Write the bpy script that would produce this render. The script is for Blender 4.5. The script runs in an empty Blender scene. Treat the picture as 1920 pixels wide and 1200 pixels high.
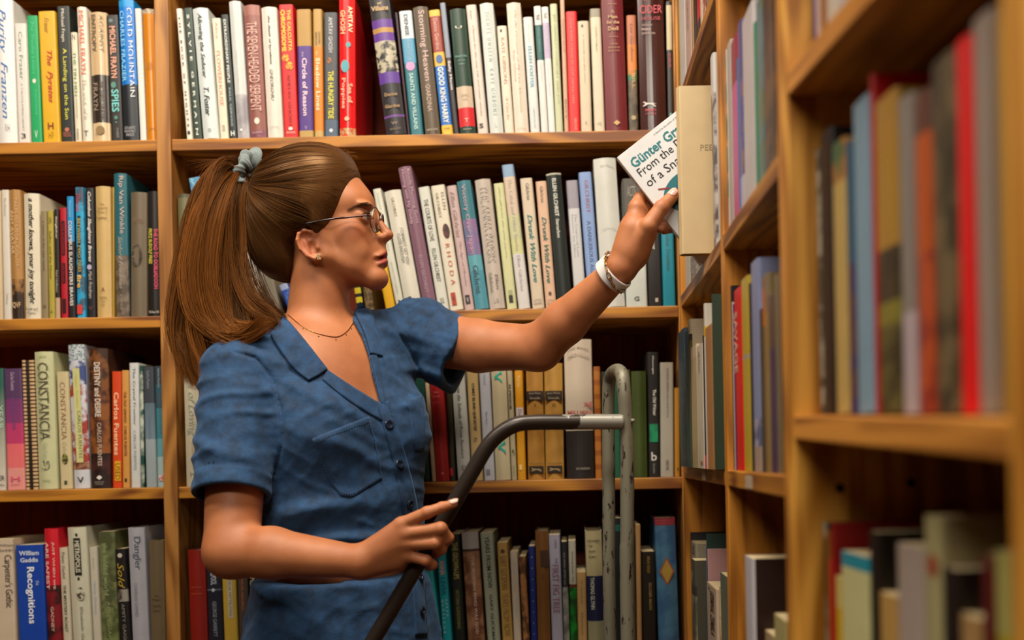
import bpy, bmesh, math, random
import numpy as np
from mathutils import Vector, Matrix, Euler
from mathutils.bvhtree import BVHTree

# ------------------------------------------------------------------ camera, light, exposure
SC = bpy.context.scene
COL = SC.collection
CAMZ = 1.22
F = 35.0 / 36.0 * 1920.0
PX, PY = 1070.0, 855.0
ROLL = 0.020
CR, SR = math.cos(ROLL), math.sin(ROLL)

cam_d = bpy.data.cameras.new('camera')
cam_d.lens = 35.0
cam_d.sensor_width = 36.0
cam_d.shift_x = (960 - PX) / 1920.0
cam_d.shift_y = (PY - 600) / 1920.0
cam_d.clip_start = 0.02
cam_d.dof.use_dof = True
cam_d.dof.focus_distance = 1.50
cam_d.dof.aperture_fstop = 2.3
cam = bpy.data.objects.new('camera', cam_d)
COL.objects.link(cam)
right = Vector((CR, 0, -SR)); up = Vector((SR, 0, CR)); back = Vector((0, -1, 0))
mw = Matrix((right, up, back)).transposed().to_4x4()
mw.translation = Vector((0, 0, CAMZ))
cam.matrix_world = mw
SC.camera = cam

SC.view_settings.view_transform = 'Standard'
SC.view_settings.look = 'None'
SC.view_settings.gamma = 1.0
SC.view_settings.use_curve_mapping = False
SC.view_settings.exposure = 0.15

world = bpy.data.worlds.new('world')
SC.world = world
world.use_nodes = True
world.node_tree.nodes['Background'].inputs[0].default_value = (1.0, 0.72, 0.5, 1)
world.node_tree.nodes['Background'].inputs[1].default_value = 0.05

def area_light(name, loc, size, sizey, power, color, aim):
    d = bpy.data.lights.new(name, 'AREA')
    d.shape = 'RECTANGLE'; d.size = size; d.size_y = sizey
    d.energy = power; d.color = color
    o = bpy.data.objects.new(name, d); COL.objects.link(o)
    o.location = loc
    o.rotation_euler = (Vector(aim) - Vector(loc)).to_track_quat('-Z', 'Y').to_euler()
    return o
area_light('ceiling_lamp', (-0.12, 0.80, 3.00), 0.9, 0.35, 46, (1.0, 0.90, 0.76), (-0.12, 1.20, 0.0))
area_light('ceiling_lamp', (-1.3, 0.6, 3.0), 0.9, 0.35, 24, (1.0, 0.91, 0.78), (-0.6, 1.6, 1.0))
area_light('ceiling_lamp', (-0.3, -1.0, 3.0), 1.2, 0.6, 44, (1.0, 0.92, 0.80), (-0.2, 1.6, 1.2))

def P(px, py, Y):
    u = (px - PX) / F; v = (PY - py) / F
    return Vector(((u * CR + v * SR) * Y, Y, (-u * SR + v * CR) * Y + CAMZ))

# ------------------------------------------------------------------ helpers
def lin(h):
    h = h.lstrip('#')
    c = [int(h[i:i + 2], 16) / 255.0 for i in (0, 2, 4)]
    return tuple((x / 12.92 if x <= 0.04045 else ((x + 0.055) / 1.055) ** 2.4) for x in c) + (1.0,)

def tag(o, label=None, cat=None, group=None, kind=None):
    if label: o['label'] = label
    if cat: o['category'] = cat
    if group: o['group'] = group
    if kind: o['kind'] = kind
    return o

def empty(name, loc, label=None, cat=None, group=None):
    o = bpy.data.objects.new(name, None)
    o.empty_display_size = 0.05
    COL.objects.link(o); o.location = loc
    return tag(o, label, cat, group)

def link(name, me, mats, parent=None, world_geo=False):
    if not isinstance(mats, (list, tuple)): mats = [mats]
    for m in mats: me.materials.append(m)
    o = bpy.data.objects.new(name, me); COL.objects.link(o)
    if parent is not None:
        o.parent = parent
        if world_geo:
            o.matrix_parent_inverse = (Matrix.Translation(parent.location) @ parent.rotation_euler.to_matrix().to_4x4()).inverted()
    return o

def pydata(vs, fs, smooth=False):
    me = bpy.data.meshes.new('m')
    me.from_pydata([tuple(v) for v in vs], [], fs)
    if smooth:
        me.polygons.foreach_set('use_smooth', [True] * len(me.polygons))
    me.update()
    return me

def box_me(x0, x1, y0, y1, z0, z1, bev=0.0015, shear=None):
    bm = bmesh.new()
    bmesh.ops.create_cube(bm, size=1)
    for v in bm.verts:
        v.co = Vector(((x0 + x1) / 2 + v.co.x * (x1 - x0), (y0 + y1) / 2 + v.co.y * (y1 - y0), (z0 + z1) / 2 + v.co.z * (z1 - z0)))
    if bev: bmesh.ops.bevel(bm, geom=bm.edges[:], offset=bev, segments=2, affect='EDGES', profile=0.5)
    if shear:
        for v in bm.verts: v.co = shear(v.co)
    me = bpy.data.meshes.new('m'); bm.to_mesh(me); bm.free()
    return me

def tube_data(pts, radii, n=10, caps=True):
    """tapered tube along a polyline"""
    pts = [Vector(p) for p in pts]
    if not hasattr(radii, '__len__'): radii = [radii] * len(pts)
    vs = []; fs = []
    t0 = (pts[1] - pts[0]).normalized()
    ref = Vector((0, 0, 1)) if abs(t0.z) < 0.9 else Vector((1, 0, 0))
    nrm = t0.cross(ref).normalized()
    for i, p in enumerate(pts):
        t = (pts[min(i + 1, len(pts) - 1)] - pts[max(i - 1, 0)]).normalized()
        nrm = (nrm - t * nrm.dot(t)).normalized()
        b = t.cross(nrm)
        for k in range(n):
            a = 2 * math.pi * k / n
            vs.append(p + (nrm * math.cos(a) + b * math.sin(a)) * radii[i])
    for i in range(len(pts) - 1):
        for k in range(n):
            k2 = (k + 1) % n
            fs.append((i * n + k, i * n + k2, (i + 1) * n + k2, (i + 1) * n + k))
    if caps:
        fs.append(tuple(range(n))[::-1]); fs.append(tuple(range((len(pts) - 1) * n, len(pts) * n)))
    return vs, fs

def tube(name, pts, radii, mat, parent=None, n=10, world_geo=True):
    vs, fs = tube_data(pts, radii, n)
    return link(name, pydata(vs, fs, True), mat, parent, world_geo)

def smooth_path(pts, sub=8):
    pts = [Vector(p) for p in pts]
    out = []
    for i in range(len(pts) - 1):
        p0 = pts[max(i - 1, 0)]; p1 = pts[i]; p2 = pts[i + 1]; p3 = pts[min(i + 2, len(pts) - 1)]
        for k in range(sub):
            t = k / sub
            out.append(0.5 * ((2 * p1) + (-p0 + p2) * t + (2 * p0 - 5 * p1 + 4 * p2 - p3) * t * t + (-p0 + 3 * p1 - 3 * p2 + p3) * t ** 3))
    out.append(pts[-1])
    return out

# ------------------------------------------------------------------ materials
def new_mat(name):
    m = bpy.data.materials.new(name); m.use_nodes = True
    nt = m.node_tree; b = nt.nodes['Principled BSDF']
    return m, nt, b

def wood(name, axis, c1='6e3a0a', c2='b07420', rough=0.5, knots=0.6):
    m, nt, b = new_mat(name)
    N = nt.nodes.new; L = nt.links.new
    tc = N('ShaderNodeTexCoord'); mp = N('ShaderNodeMapping')
    s = [42, 42, 42]; s[axis] = 1.8
    mp.inputs['Scale'].default_value = s
    L(tc.outputs['Object'], mp.inputs['Vector'])
    n1 = N('ShaderNodeTexNoise'); n1.inputs['Scale'].default_value = 1.3; n1.inputs['Detail'].default_value = 5; n1.inputs['Distortion'].default_value = knots
    L(mp.outputs[0], n1.inputs['Vector'])
    mp2 = N('ShaderNodeMapping'); s2 = [3.5, 3.5, 3.5]; s2[axis] = 0.55
    mp2.inputs['Scale'].default_value = s2
    L(tc.outputs['Object'], mp2.inputs['Vector'])
    n2 = N('ShaderNodeTexNoise'); n2.inputs['Scale'].default_value = 2.0; n2.inputs['Detail'].default_value = 2
    L(mp2.outputs[0], n2.inputs['Vector'])
    ma = N('ShaderNodeMath'); ma.operation = 'MULTIPLY_ADD'; ma.inputs[1].default_value = 16.0
    L(n2.outputs['Fac'], ma.inputs[0]); L(n1.outputs['Fac'], ma.inputs[2])
    si = N('ShaderNodeMath'); si.operation = 'SINE'
    mu = N('ShaderNodeMath'); mu.operation = 'MULTIPLY'; mu.inputs[1].default_value = 5.0
    L(ma.outputs[0], mu.inputs[0]); L(mu.outputs[0], si.inputs[0])
    ad = N('ShaderNodeMath'); ad.operation = 'MULTIPLY_ADD'; ad.inputs[1].default_value = 0.16
    L(si.outputs[0], ad.inputs[0]); L(n1.outputs['Fac'], ad.inputs[2])
    cr = N('ShaderNodeValToRGB')
    cr.color_ramp.elements[0].position = 0.28; cr.color_ramp.elements[0].color = lin(c1)
    cr.color_ramp.elements[1].position = 0.62; cr.color_ramp.elements[1].color = lin(c2)
    L(ad.outputs[0], cr.inputs[0]); L(cr.outputs[0], b.inputs['Base Color'])
    b.inputs['Roughness'].default_value = rough
    bp = N('ShaderNodeBump'); bp.inputs['Strength'].default_value = 0.12; bp.inputs['Distance'].default_value = 0.002
    L(ad.outputs[0], bp.inputs['Height']); L(bp.outputs[0], b.inputs['Normal'])
    return m

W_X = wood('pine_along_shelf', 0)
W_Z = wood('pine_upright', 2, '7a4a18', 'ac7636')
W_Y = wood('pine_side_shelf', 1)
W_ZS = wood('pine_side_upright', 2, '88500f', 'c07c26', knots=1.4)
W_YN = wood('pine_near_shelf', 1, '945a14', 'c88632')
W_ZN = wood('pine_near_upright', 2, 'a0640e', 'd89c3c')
W_BK = wood('stained_back_panel', 2, '66240f', '7e3016', 0.85)

_mc = {}
def M(spec, rough=0.45):
    """hex, or hex/kind/hex2[/scale]"""
    key = (spec, rough)
    if key in _mc: return _mc[key]
    p = spec.split('/')
    m, nt, b = new_mat('paper_' + '_'.join(p[:3]))
    N = nt.nodes.new; L = nt.links.new
    tc = N('ShaderNodeTexCoord')
    out = None
    if len(p) == 1:
        rgb = N('ShaderNodeRGB'); rgb.outputs[0].default_value = lin(p[0]); out = rgb.outputs[0]
    else:
        mix = N('ShaderNodeMix'); mix.data_type = 'RGBA'
        mix.inputs['A'].default_value = lin(p[0]); mix.inputs['B'].default_value = lin(p[2])
        kind = p[1]; sc = float(p[3]) if len(p) > 3 else 60.0
        if kind == 'n':
            t = N('ShaderNodeTexNoise'); t.inputs['Scale'].default_value = sc; t.inputs['Detail'].default_value = 3
            L(tc.outputs['Object'], t.inputs['Vector'])
            r = N('ShaderNodeMapRange'); r.inputs['From Min'].default_value = 0.44; r.inputs['From Max'].default_value = 0.56
            L(t.outputs['Fac'], r.inputs['Value']); f = r.outputs[0]
        elif kind == 'v':
            t = N('ShaderNodeTexVoronoi'); t.inputs['Scale'].default_value = sc
            L(tc.outputs['Object'], t.inputs['Vector'])
            r = N('ShaderNodeMath'); r.operation = 'LESS_THAN'; r.inputs[1].default_value = 0.36
            L(t.outputs['Distance'], r.inputs[0]); f = r.outputs[0]
        elif kind == 's':
            sx = N('ShaderNodeSeparateXYZ'); L(tc.outputs['Object'], sx.inputs[0])
            r = N('ShaderNodeMath'); r.operation = 'MULTIPLY'; r.inputs[1].default_value = sc
            r2 = N('ShaderNodeMath'); r2.operation = 'FRACT'; r3 = N('ShaderNodeMath'); r3.operation = 'GREATER_THAN'; r3.inputs[1].default_value = 0.62
            L(sx.outputs['Z'], r.inputs[0]); L(r.outputs[0], r2.inputs[0]); L(r2.outputs[0], r3.inputs[0]); f = r3.outputs[0]
        else:  # gradient printed down the spine
            sx = N('ShaderNodeSeparateXYZ'); L(tc.outputs['Generated'], sx.inputs[0])
            r = N('ShaderNodeMapRange'); r.inputs['From Min'].default_value = 0.85; r.inputs['From Max'].default_value = 0.15
            L(sx.outputs['Z'], r.inputs['Value']); f = r.outputs[0]
        L(f, mix.inputs['Factor']); out = mix.outputs['Result']
    wn = N('ShaderNodeTexNoise'); wn.inputs['Scale'].default_value = 35; wn.inputs['Detail'].default_value = 4
    L(tc.outputs['Object'], wn.inputs['Vector'])
    hv = N('ShaderNodeHueSaturation')
    mr = N('ShaderNodeMapRange'); mr.inputs['To Min'].default_value = 0.80; mr.inputs['To Max'].default_value = 1.0
    L(wn.outputs['Fac'], mr.inputs['Value']); L(mr.outputs[0], hv.inputs['Value'])
    L(out, hv.inputs['Color']); L(hv.outputs[0], b.inputs['Base Color'])
    b.inputs['Roughness'].default_value = rough
    _mc[key] = m
    return m

def ink(h):
    key = ('ink', h)
    if key not in _mc:
        m, nt, b = new_mat('ink_' + h)
        b.inputs['Base Color'].default_value = lin(h); b.inputs['Roughness'].default_value = 0.5
        _mc[key] = m
    return _mc[key]

def pages_mat():
    m, nt, b = new_mat('page_edges')
    N = nt.nodes.new; L = nt.links.new
    tc = N('ShaderNodeTexCoord'); mp = N('ShaderNodeMapping'); mp.inputs['Scale'].default_value = (900, 3, 3)
    L(tc.outputs['Object'], mp.inputs[0])
    n = N('ShaderNodeTexNoise'); n.inputs['Scale'].default_value = 1
    L(mp.outputs[0], n.inputs['Vector'])
    cr = N('ShaderNodeValToRGB'); cr.color_ramp.elements[0].color = lin('8a744c'); cr.color_ramp.elements[1].color = lin('d8c69c')
    L(n.outputs['Fac'], cr.inputs[0]); L(cr.outputs[0], b.inputs['Base Color']); b.inputs['Roughness'].default_value = 0.9
    return m
PAGES = pages_mat()

def plain(name, h, rough=0.5, metal=0.0, **kw):
    m, nt, b = new_mat(name)
    b.inputs['Base Color'].default_value = lin(h); b.inputs['Roughness'].default_value = rough; b.inputs['Metallic'].default_value = metal
    for k, v in kw.items(): b.inputs[k.replace('_', ' ')].default_value = v
    return m

# ------------------------------------------------------------------ text
def text_mesh(s, style='', res=2):
    c = bpy.data.curves.new('t', 'FONT'); c.body = s; c.size = 1.0
    c.resolution_u = res
    if 'b' in style: c.offset = 0.02
    if 'i' in style: c.shear = 0.35
    if 'w' in style: c.space_character = 1.7
    o = bpy.data.objects.new('t', c); COL.objects.link(o)
    dg = bpy.context.evaluated_depsgraph_get(); dg.update()
    me = bpy.data.meshes.new_from_object(o.evaluated_get(dg))
    bpy.data.objects.remove(o); bpy.data.curves.remove(c)
    return me

def fit_text(s, style, L, H, mapf):
    """text scaled to length L and height H; mapf(a, b) places baseline coordinate a, up coordinate b"""
    me = text_mesh(s, style)
    if not me.vertices: return me
    co = np.empty(len(me.vertices) * 3); me.vertices.foreach_get('co', co); co = co.reshape(-1, 3)
    lo = co.min(0); hi = co.max(0); d = np.maximum(hi - lo, 1e-6)
    a = (co[:, 0] - lo[0]) / d[0] * L
    b = ((co[:, 1] - lo[1]) / d[1] - 0.5) * H
    out = np.array([mapf(x, y) for x, y in zip(a, b)])
    me.vertices.foreach_set('co', out.ravel()); me.update()
    return me
# ------------------------------------------------------------------ rooms and bookcases
D = 1.76          # front plane of the bookcase facing the camera
XW = 0.198        # front plane of the bookcase along the right
Z_BACK = [CAMZ + z for z in (0.885, 0.574, 0.262, -0.041, -0.345, -0.65, -0.95)]
Z_SIDE = [CAMZ + z for z in (0.925, 0.612, 0.276, -0.022, -0.325, -0.63, -0.95)]
Z_NEAR = [CAMZ + z for z in (0.660, 0.336, 0.032, -0.280, -0.60, -0.92)]
TH = 0.0205

def plaster(name, h):
    m, nt, b = new_mat(name)
    n = nt.nodes.new('ShaderNodeTexNoise'); n.inputs['Scale'].default_value = 8
    r = nt.nodes.new('ShaderNodeValToRGB'); c = lin(h)
    r.color_ramp.elements[0].color = tuple(x * 0.85 for x in c[:3]) + (1,); r.color_ramp.elements[1].color = c
    nt.links.new(n.outputs['Fac'], r.inputs[0]); nt.links.new(r.outputs[0], b.inputs['Base Color'])
    b.inputs['Roughness'].default_value = 0.85
    return m
def struct(name, me, m):
    return tag(link(name, me, m), kind='structure')
struct('floor', box_me(-3.2, 0.7, -3, 2.3, -0.05, 0.0, 0), wood('floor_boards', 1, '24140a', '3c2414'))
struct('ceiling', box_me(-3.2, 0.7, -3, 2.3, 3.06, 3.1, 0), plaster('ceiling_paint', 'c8b89c'))
struct('wall_back', box_me(-3.2, 0.7, 2.05, 2.1, 0, 3.06, 0), plaster('wall_paint_back', '4a3420'))
struct('wall_right', box_me(0.50, 0.55, -3, 2.05, 0, 3.06, 0), plaster('wall_paint_right', '4a3420'))
struct('wall_left', box_me(-3.2, -3.15, -3, 2.05, 0, 3.06, 0), plaster('wall_paint_left', '9a6a44'))
struct('wall_front', box_me(-3.2, 0.5, -3, -2.95, 0, 3.06, 0), plaster('wall_paint_front', 'a06e48'))

bc = empty('bookcase', (-0.7, D + 0.12, 0), 'tall pine bookcase standing behind the woman', 'bookcase')
XP = P(315, 600, D).x
for x0, x1 in ((-1.66, -1.638), (XP - 0.0125, XP + 0.0125), (XW - 0.002, XW + 0.02)):
    link('upright', box_me(x0, x1, D - (0.004 if x0 > -1 and x0 < 0 else 0), D + 0.24, 0.0, 2.30), W_Z, bc, True)
for i, z in enumerate(Z_BACK):
    for x0, x1 in ((-1.638, XP - 0.0125), (XP + 0.0125, XW - 0.002)):
        link('shelf', box_me(x0, x1, D, D + 0.235, z - TH, z), W_X, bc, True)
link('shelf', box_me(-1.66, XW + 0.02, D, D + 0.24, 2.28, 2.30), W_X, bc, True)
link('back_panel', box_me(-1.66, XW + 0.02, D + 0.235, D + 0.247, 0.02, 2.30, 0), W_BK, bc, True)
link('back_panel_patch', box_me(P(700, 300, D + .2).x, P(736, 300, D + .2).x, D + 0.215, D + 0.235, P(700, 318, D + .2).z, P(700, 290, D + .2).z, 0.002), W_X, bc, True)  # small patch of paler wood set against the back panel

sc_ = empty('bookcase', (XW + 0.12, 1.34, 0), 'pine bookcase running along the right from the far corner', 'bookcase')
YP1 = XW * F / (1361 - PX)
YE = 0.886
for y0, y1 in ((D - 0.022, D - 0.001), (YP1 - 0.0105, YP1 + 0.0105), (YE + 0.0185, YE + 0.039)):
    link('upright', box_me(XW, XW + 0.24, y0, y1, 0, 2.3), W_ZS, sc_, True)
for z in Z_SIDE:
    for y0, y1 in ((YP1 + 0.0105, D - 0.022), (YE + 0.039, YP1 - 0.0105)):
        link('shelf', box_me(XW, XW + 0.235, y0, y1, z - TH, z), W_Y, sc_, True)
link('back_panel', box_me(XW + 0.241, XW + 0.253, YE + 0.020, D, 0.02, 2.3, 0), W_BK, sc_, True)
lab_m = M('b9a68c')
for px in (1320, 1404):
    y = XW * F / (px - PX); w = 0.02
    zz = Z_SIDE[3] - 0.004
    link('shelf_label', box_me(XW - 0.0012, XW - 0.0002, y - w, y + w, zz - 0.014, zz, 0), lab_m, sc_, True)

XN = lambda Y: XW + 0.06 * (YE - Y)
ZD = lambda Y: -0.046 * (YE - Y)
def nshear(co):
    return Vector((co.x + 0.06 * (YE - co.y), co.y, co.z + ZD(co.y)))
def xshear(co):
    return Vector((co.x + 0.06 * (YE - co.y), co.y, co.z))
YF = 0.502
nc = empty('bookcase', (XW + 0.14, 0.68, 0), 'nearest pine bookcase at the right edge, blurred', 'bookcase')
for y0, y1 in ((YE - 0.003, YE + 0.018), (YF - 0.03, YF)):
    link('upright', box_me(XW, XW + 0.24, y0, y1, 0, 2.3, 0.0015, xshear), W_ZN, nc, True)
for z in Z_NEAR:
    link('shelf', box_me(XW, XW + 0.235, YF, YE - 0.003, z - 0.021, z, 0.0015, nshear), W_YN, nc, True)
link('back_panel', box_me(XW + 0.241, XW + 0.253, YF - 0.03, YE + 0.015, 0.02, 2.3, 0, xshear), W_BK, nc, True)
for px, py in ((1575, 915), (1708, 905)):
    p = P(px, py, YE - 0.0034)
    vs, fs = tube_data([(p.x, p.y, p.z), (p.x, p.y + 0.0002, p.z)], 0.0042, 16)
    link('peg_hole', pydata(vs, fs), plain('peg_hole_black', '080404', 0.9), nc, True)

# ------------------------------------------------------------------ books
rnd = random.Random(7)
def arc_profile(t, d, bulge, rc):
    """spine outline from the left rear corner round the spine to the right rear corner"""
    pts = [(0.0, d)]
    n = 8
    for k in range(n + 1):
        a = k / n
        x = rc + (t - 2 * rc) * a
        pts.append((x, -bulge * math.sin(math.pi * a) if bulge else 0.0))
    pts = [pts[0], (0.0, rc)] + [(rc * 0.3, rc * 0.3)] + pts[1:] + [(t - rc * 0.3, rc * 0.3), (t, rc), (t, d)]
    return pts

def make_book(t, h, d, spec, bands, hard, rough):
    """local frame: x thickness, y depth from spine, z up; returns cover mesh, pages mesh, bulge"""
    rc = min(0.0035, t * 0.22)
    bulge = min(0.005, t * 0.13) if hard else 0.0003
    cw = 0.0022 if hard else 0.0008
    outer = arc_profile(t, d, bulge, rc)
    inner = [(cw, d), (cw, rc + cw)] + [(min(max(x, cw), t - cw), y + cw) for x, y in outer[2:-2]] + [(t - cw, rc + cw), (t - cw, d)]
    n = len(outer)
    bl = [(0.0, spec)]
    if bands:
        bl = []
        for s in bands.split(','):
            f, sp = s.split(':'); bl.append((float(f), sp))
        if bl[0][0] > 0: bl.insert(0, (0.0, spec))
    cuts = [f for f, _ in bl] + [1.0]
    zs = [h * (1 - f) for f in cuts]
    vs = []; fs = []; mi = []
    for z in zs:
        vs += [(x, y, z) for x, y in outer] + [(x, y, z) for x, y in inner]
    w = 2 * n
    for j in range(len(zs) - 1):
        a = j * w; b = (j + 1) * w
        for i in range(n - 1):
            fs.append((a + i, b + i, b + i + 1, a + i + 1)); mi.append(1 + j if 1 <= i <= n - 3 else 0)
            fs.append((a + n + i, a + n + i + 1, b + n + i + 1, b + n + i)); mi.append(0)
        fs.append((a, a + n, b + n, b)); mi.append(0)
        fs.append((a + n - 1, b + n - 1, b + w - 1, a + w - 1)); mi.append(0)
    L = (len(zs) - 1) * w
    for i in range(n - 1):
        fs.append((i, i + 1, n + i + 1, n + i)); mi.append(1)
        fs.append((L + i, L + n + i, L + n + i + 1, L + i + 1)); mi.append(len(bl))
    me = pydata(vs, fs)
    me.polygons.foreach_set('material_index', mi)
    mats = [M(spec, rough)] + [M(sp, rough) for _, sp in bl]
    gap = 0.003 if hard else 0.0004
    pm = box_me(cw + 0.0002, t - cw - 0.0002, cw + 0.001 + (0.002 if hard else 0), d - gap, gap, h - gap, 0)
    return me, mats, pm, bulge

NB = [0]
LABELS = []
def spine_texts(book, t, h, bulge, texts):
    for ti, s in enumerate(texts):
        q = s.split(';')
        st = q[6] if len(q) > 6 else ''
        f0, f1, hf, off = float(q[1]), float(q[2]), float(q[3]), float(q[4] or 0.5)
        yy = -bulge * math.sin(math.pi * off) - 0.0005 - 0.00016 * ti
        if 'e' in st:      # emblem: small filled disc, square or diamond
            cx = t * off; cz = h * (1 - (f0 + f1) / 2); rz = h * (f1 - f0) / 2; rx = t * hf / 2
            k = 4 if 'd' in st else 20
            if 'G' in st: pts = [(cx + rx * a, yy, cz + rz * b) for a, b in ((-1, .7), (-.7, 1), (-.5, .6), (0, .45), (.5, .5), (1, .1), (1, .0), (.6, .2), (.75, -.3), (1, -.9), (.85, -1), (.45, -.35), (.3, -.1), (-.2, -.05), (-.45, -.4), (-.9, -.8), (-1, -.65), (-.65, -.1), (-.65, .4))]
            elif 'q' in st: pts = [(cx - rx, yy, cz - rz), (cx + rx, yy, cz - rz), (cx + rx, yy, cz + rz), (cx - rx, yy, cz + rz)]
            else: pts = [(cx + rx * math.sin(2 * math.pi * j / k), yy + 0.0001, cz + rz * math.cos(2 * math.pi * j / k)) for j in range(k)][::-1]
            me = pydata(pts, [tuple(range(len(pts)))])
            link('spine_emblem', me, M(q[5]), book)
            continue
        if 'h' in st:      # lies across the spine
            w = t * hf; x0 = t * off - w / 2; zc = h * (1 - (f0 + f1) / 2)
            me = fit_text(q[0], st.replace('h', ''), w, h * (f1 - f0), lambda a, b: (x0 + a, yy, zc + b))
        else:
            x0 = t * off; z0 = h * (1 - f0)
            me = fit_text(q[0], st, h * (f1 - f0), t * hf, lambda a, b: (x0 + b, yy, z0 - a))
        link('spine_title', me, ink(q[5]), book)

def book_obj(loc, rot, t, h, d, spec, label, group, bands=None, texts=(), hard=False, rough=0.42):
    root = empty('book', loc, label, 'book', group)
    root.rotation_euler = rot
    NB[0] += 1; LABELS.append(label)
    me, mats, pm, bulge = make_book(t, h, d, spec, bands, hard, rough)
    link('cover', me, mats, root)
    link('page_block', pm, PAGES, root)
    spine_texts(root, t, h, bulge, texts)
    return root

def back_row(ox, oy, s, row, where, group, items, setback=0.006):
    zs = Z_BACK[row]
    rows = []
    for it in items:
        xbl, xbr, xtl, yt, spec, desc = it[:6]
        opt = it[8] if len(it) > 8 else ''
        Y = D + setback + (rnd.random() * 0.006)
        pa = P(ox + xbl / s, 600, Y); yb = PY - (zs - CAMZ) / Y * F
        for _ in range(3):
            pa = P(ox + xbl / s, yb, Y); yb -= (zs - pa.z) / Y * F
        pb = P(ox + xbr / s, yb, Y); pt = P(ox + xtl / s, oy + yt / s, Y)
        dx = pa.x - pt.x; dz = pt.z - zs
        lo, hi = (-1.638, XP - 0.0125) if pa.x < XP - 0.012 else (XP + 0.0125, XW - 0.002)
        xa = max(pa.x, lo + 0.0003 + max(dx, 0)); xb = min(pb.x, hi - 0.0003 + min(dx, 0))
        if xb - xa < 0.004: continue
        rows.append([xa, xb, xa - dx if xa == pa.x else xa - max(dx, 0), dz, Y, opt, it])
    for k, (xa, xb, xt, dz, Y, opt, it) in enumerate(rows):
        spec, desc = it[4:6]
        bands = it[6] if len(it) > 6 else None
        texts = it[7] if len(it) > 7 else ()
        phi = math.atan2(xa - xt, dz)
        h = math.hypot(xa - xt, dz); w = (xb - xa) * 0.985
        if k + 1 < len(rows):
            n = rows[k + 1]
            zz = min(dz, n[3])
            gap = min(n[0] - xa, (n[0] - (n[0] - n[2]) * zz / n[3]) - (xa - (xa - xt) * zz / dz)) - 0.0004
            w = max(min(w, gap), 0.5 * w)
        t = w * math.cos(phi)
        z = zs + 0.0004 + (t * math.sin(-phi) if phi < 0 else 0)
        hard = 'H' in opt
        d = 0.155 if hard else 0.135 - 0.02 * rnd.random()
        book_obj((xa, Y, z), (0, -phi, 0), t, h, d, spec, desc + ', ' + where, group, bands, texts, hard, 0.22 if 'g' in opt else 0.45)

BAYS = {'corner': (YP1 + 0.0112, D - 0.0226), 'middle': (YE + 0.0397, YP1 - 0.0112), 'nearest': (YF + 0.0008, YE - 0.0165)}
def side_row(ox, oy, s, zs, where, group, items, recess=0.008, near=False, lx=None):
    bay = BAYS['nearest' if near else ('corner' if 'corner' in where else 'middle')]
    cur = bay[1]
    for it in items:
        a, b, yt, spec, desc = it[:5]
        bands = it[5] if len(it) > 5 else None
        texts = it[6] if len(it) > 6 else ()
        out = it[7] if len(it) > 7 else 0.0
        dd = it[8] if len(it) > 8 else 0.15
        X0 = XW + recess - out
        def depth(px, py):
            k = (px - PX) / F * CR + (PY - py) / F * SR
            if near: return (X0 + 0.06 * YE) / (k + 0.06)
            return X0 / k
        pa, pb, py = ox + a / s, ox + b / s, oy + yt / s
        Yf = depth(pa, (py + 860) / 2); Yn = depth(pb, (py + 860) / 2)
        Yf = min(Yf, cur); Yn = max(min(Yn, Yf - 0.007), bay[0])
        if Yf - Yn < 0.004: continue
        cur = Yn - 0.0004
        t = (Yf - Yn) - 0.0004
        X = X0 + (0.06 * (YE - Yf) if near else 0)
        z0 = zs + (ZD(Yf + 0.011) if near else 0) + 0.0006
        h = P(pa, py, Yf).z - z0
        book_obj((X, Yf, z0), (0, 0, -math.pi / 2 + (0.06 if near else 0)), t, h, dd, spec, desc + ', ' + where, group, bands, texts, False)
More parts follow.
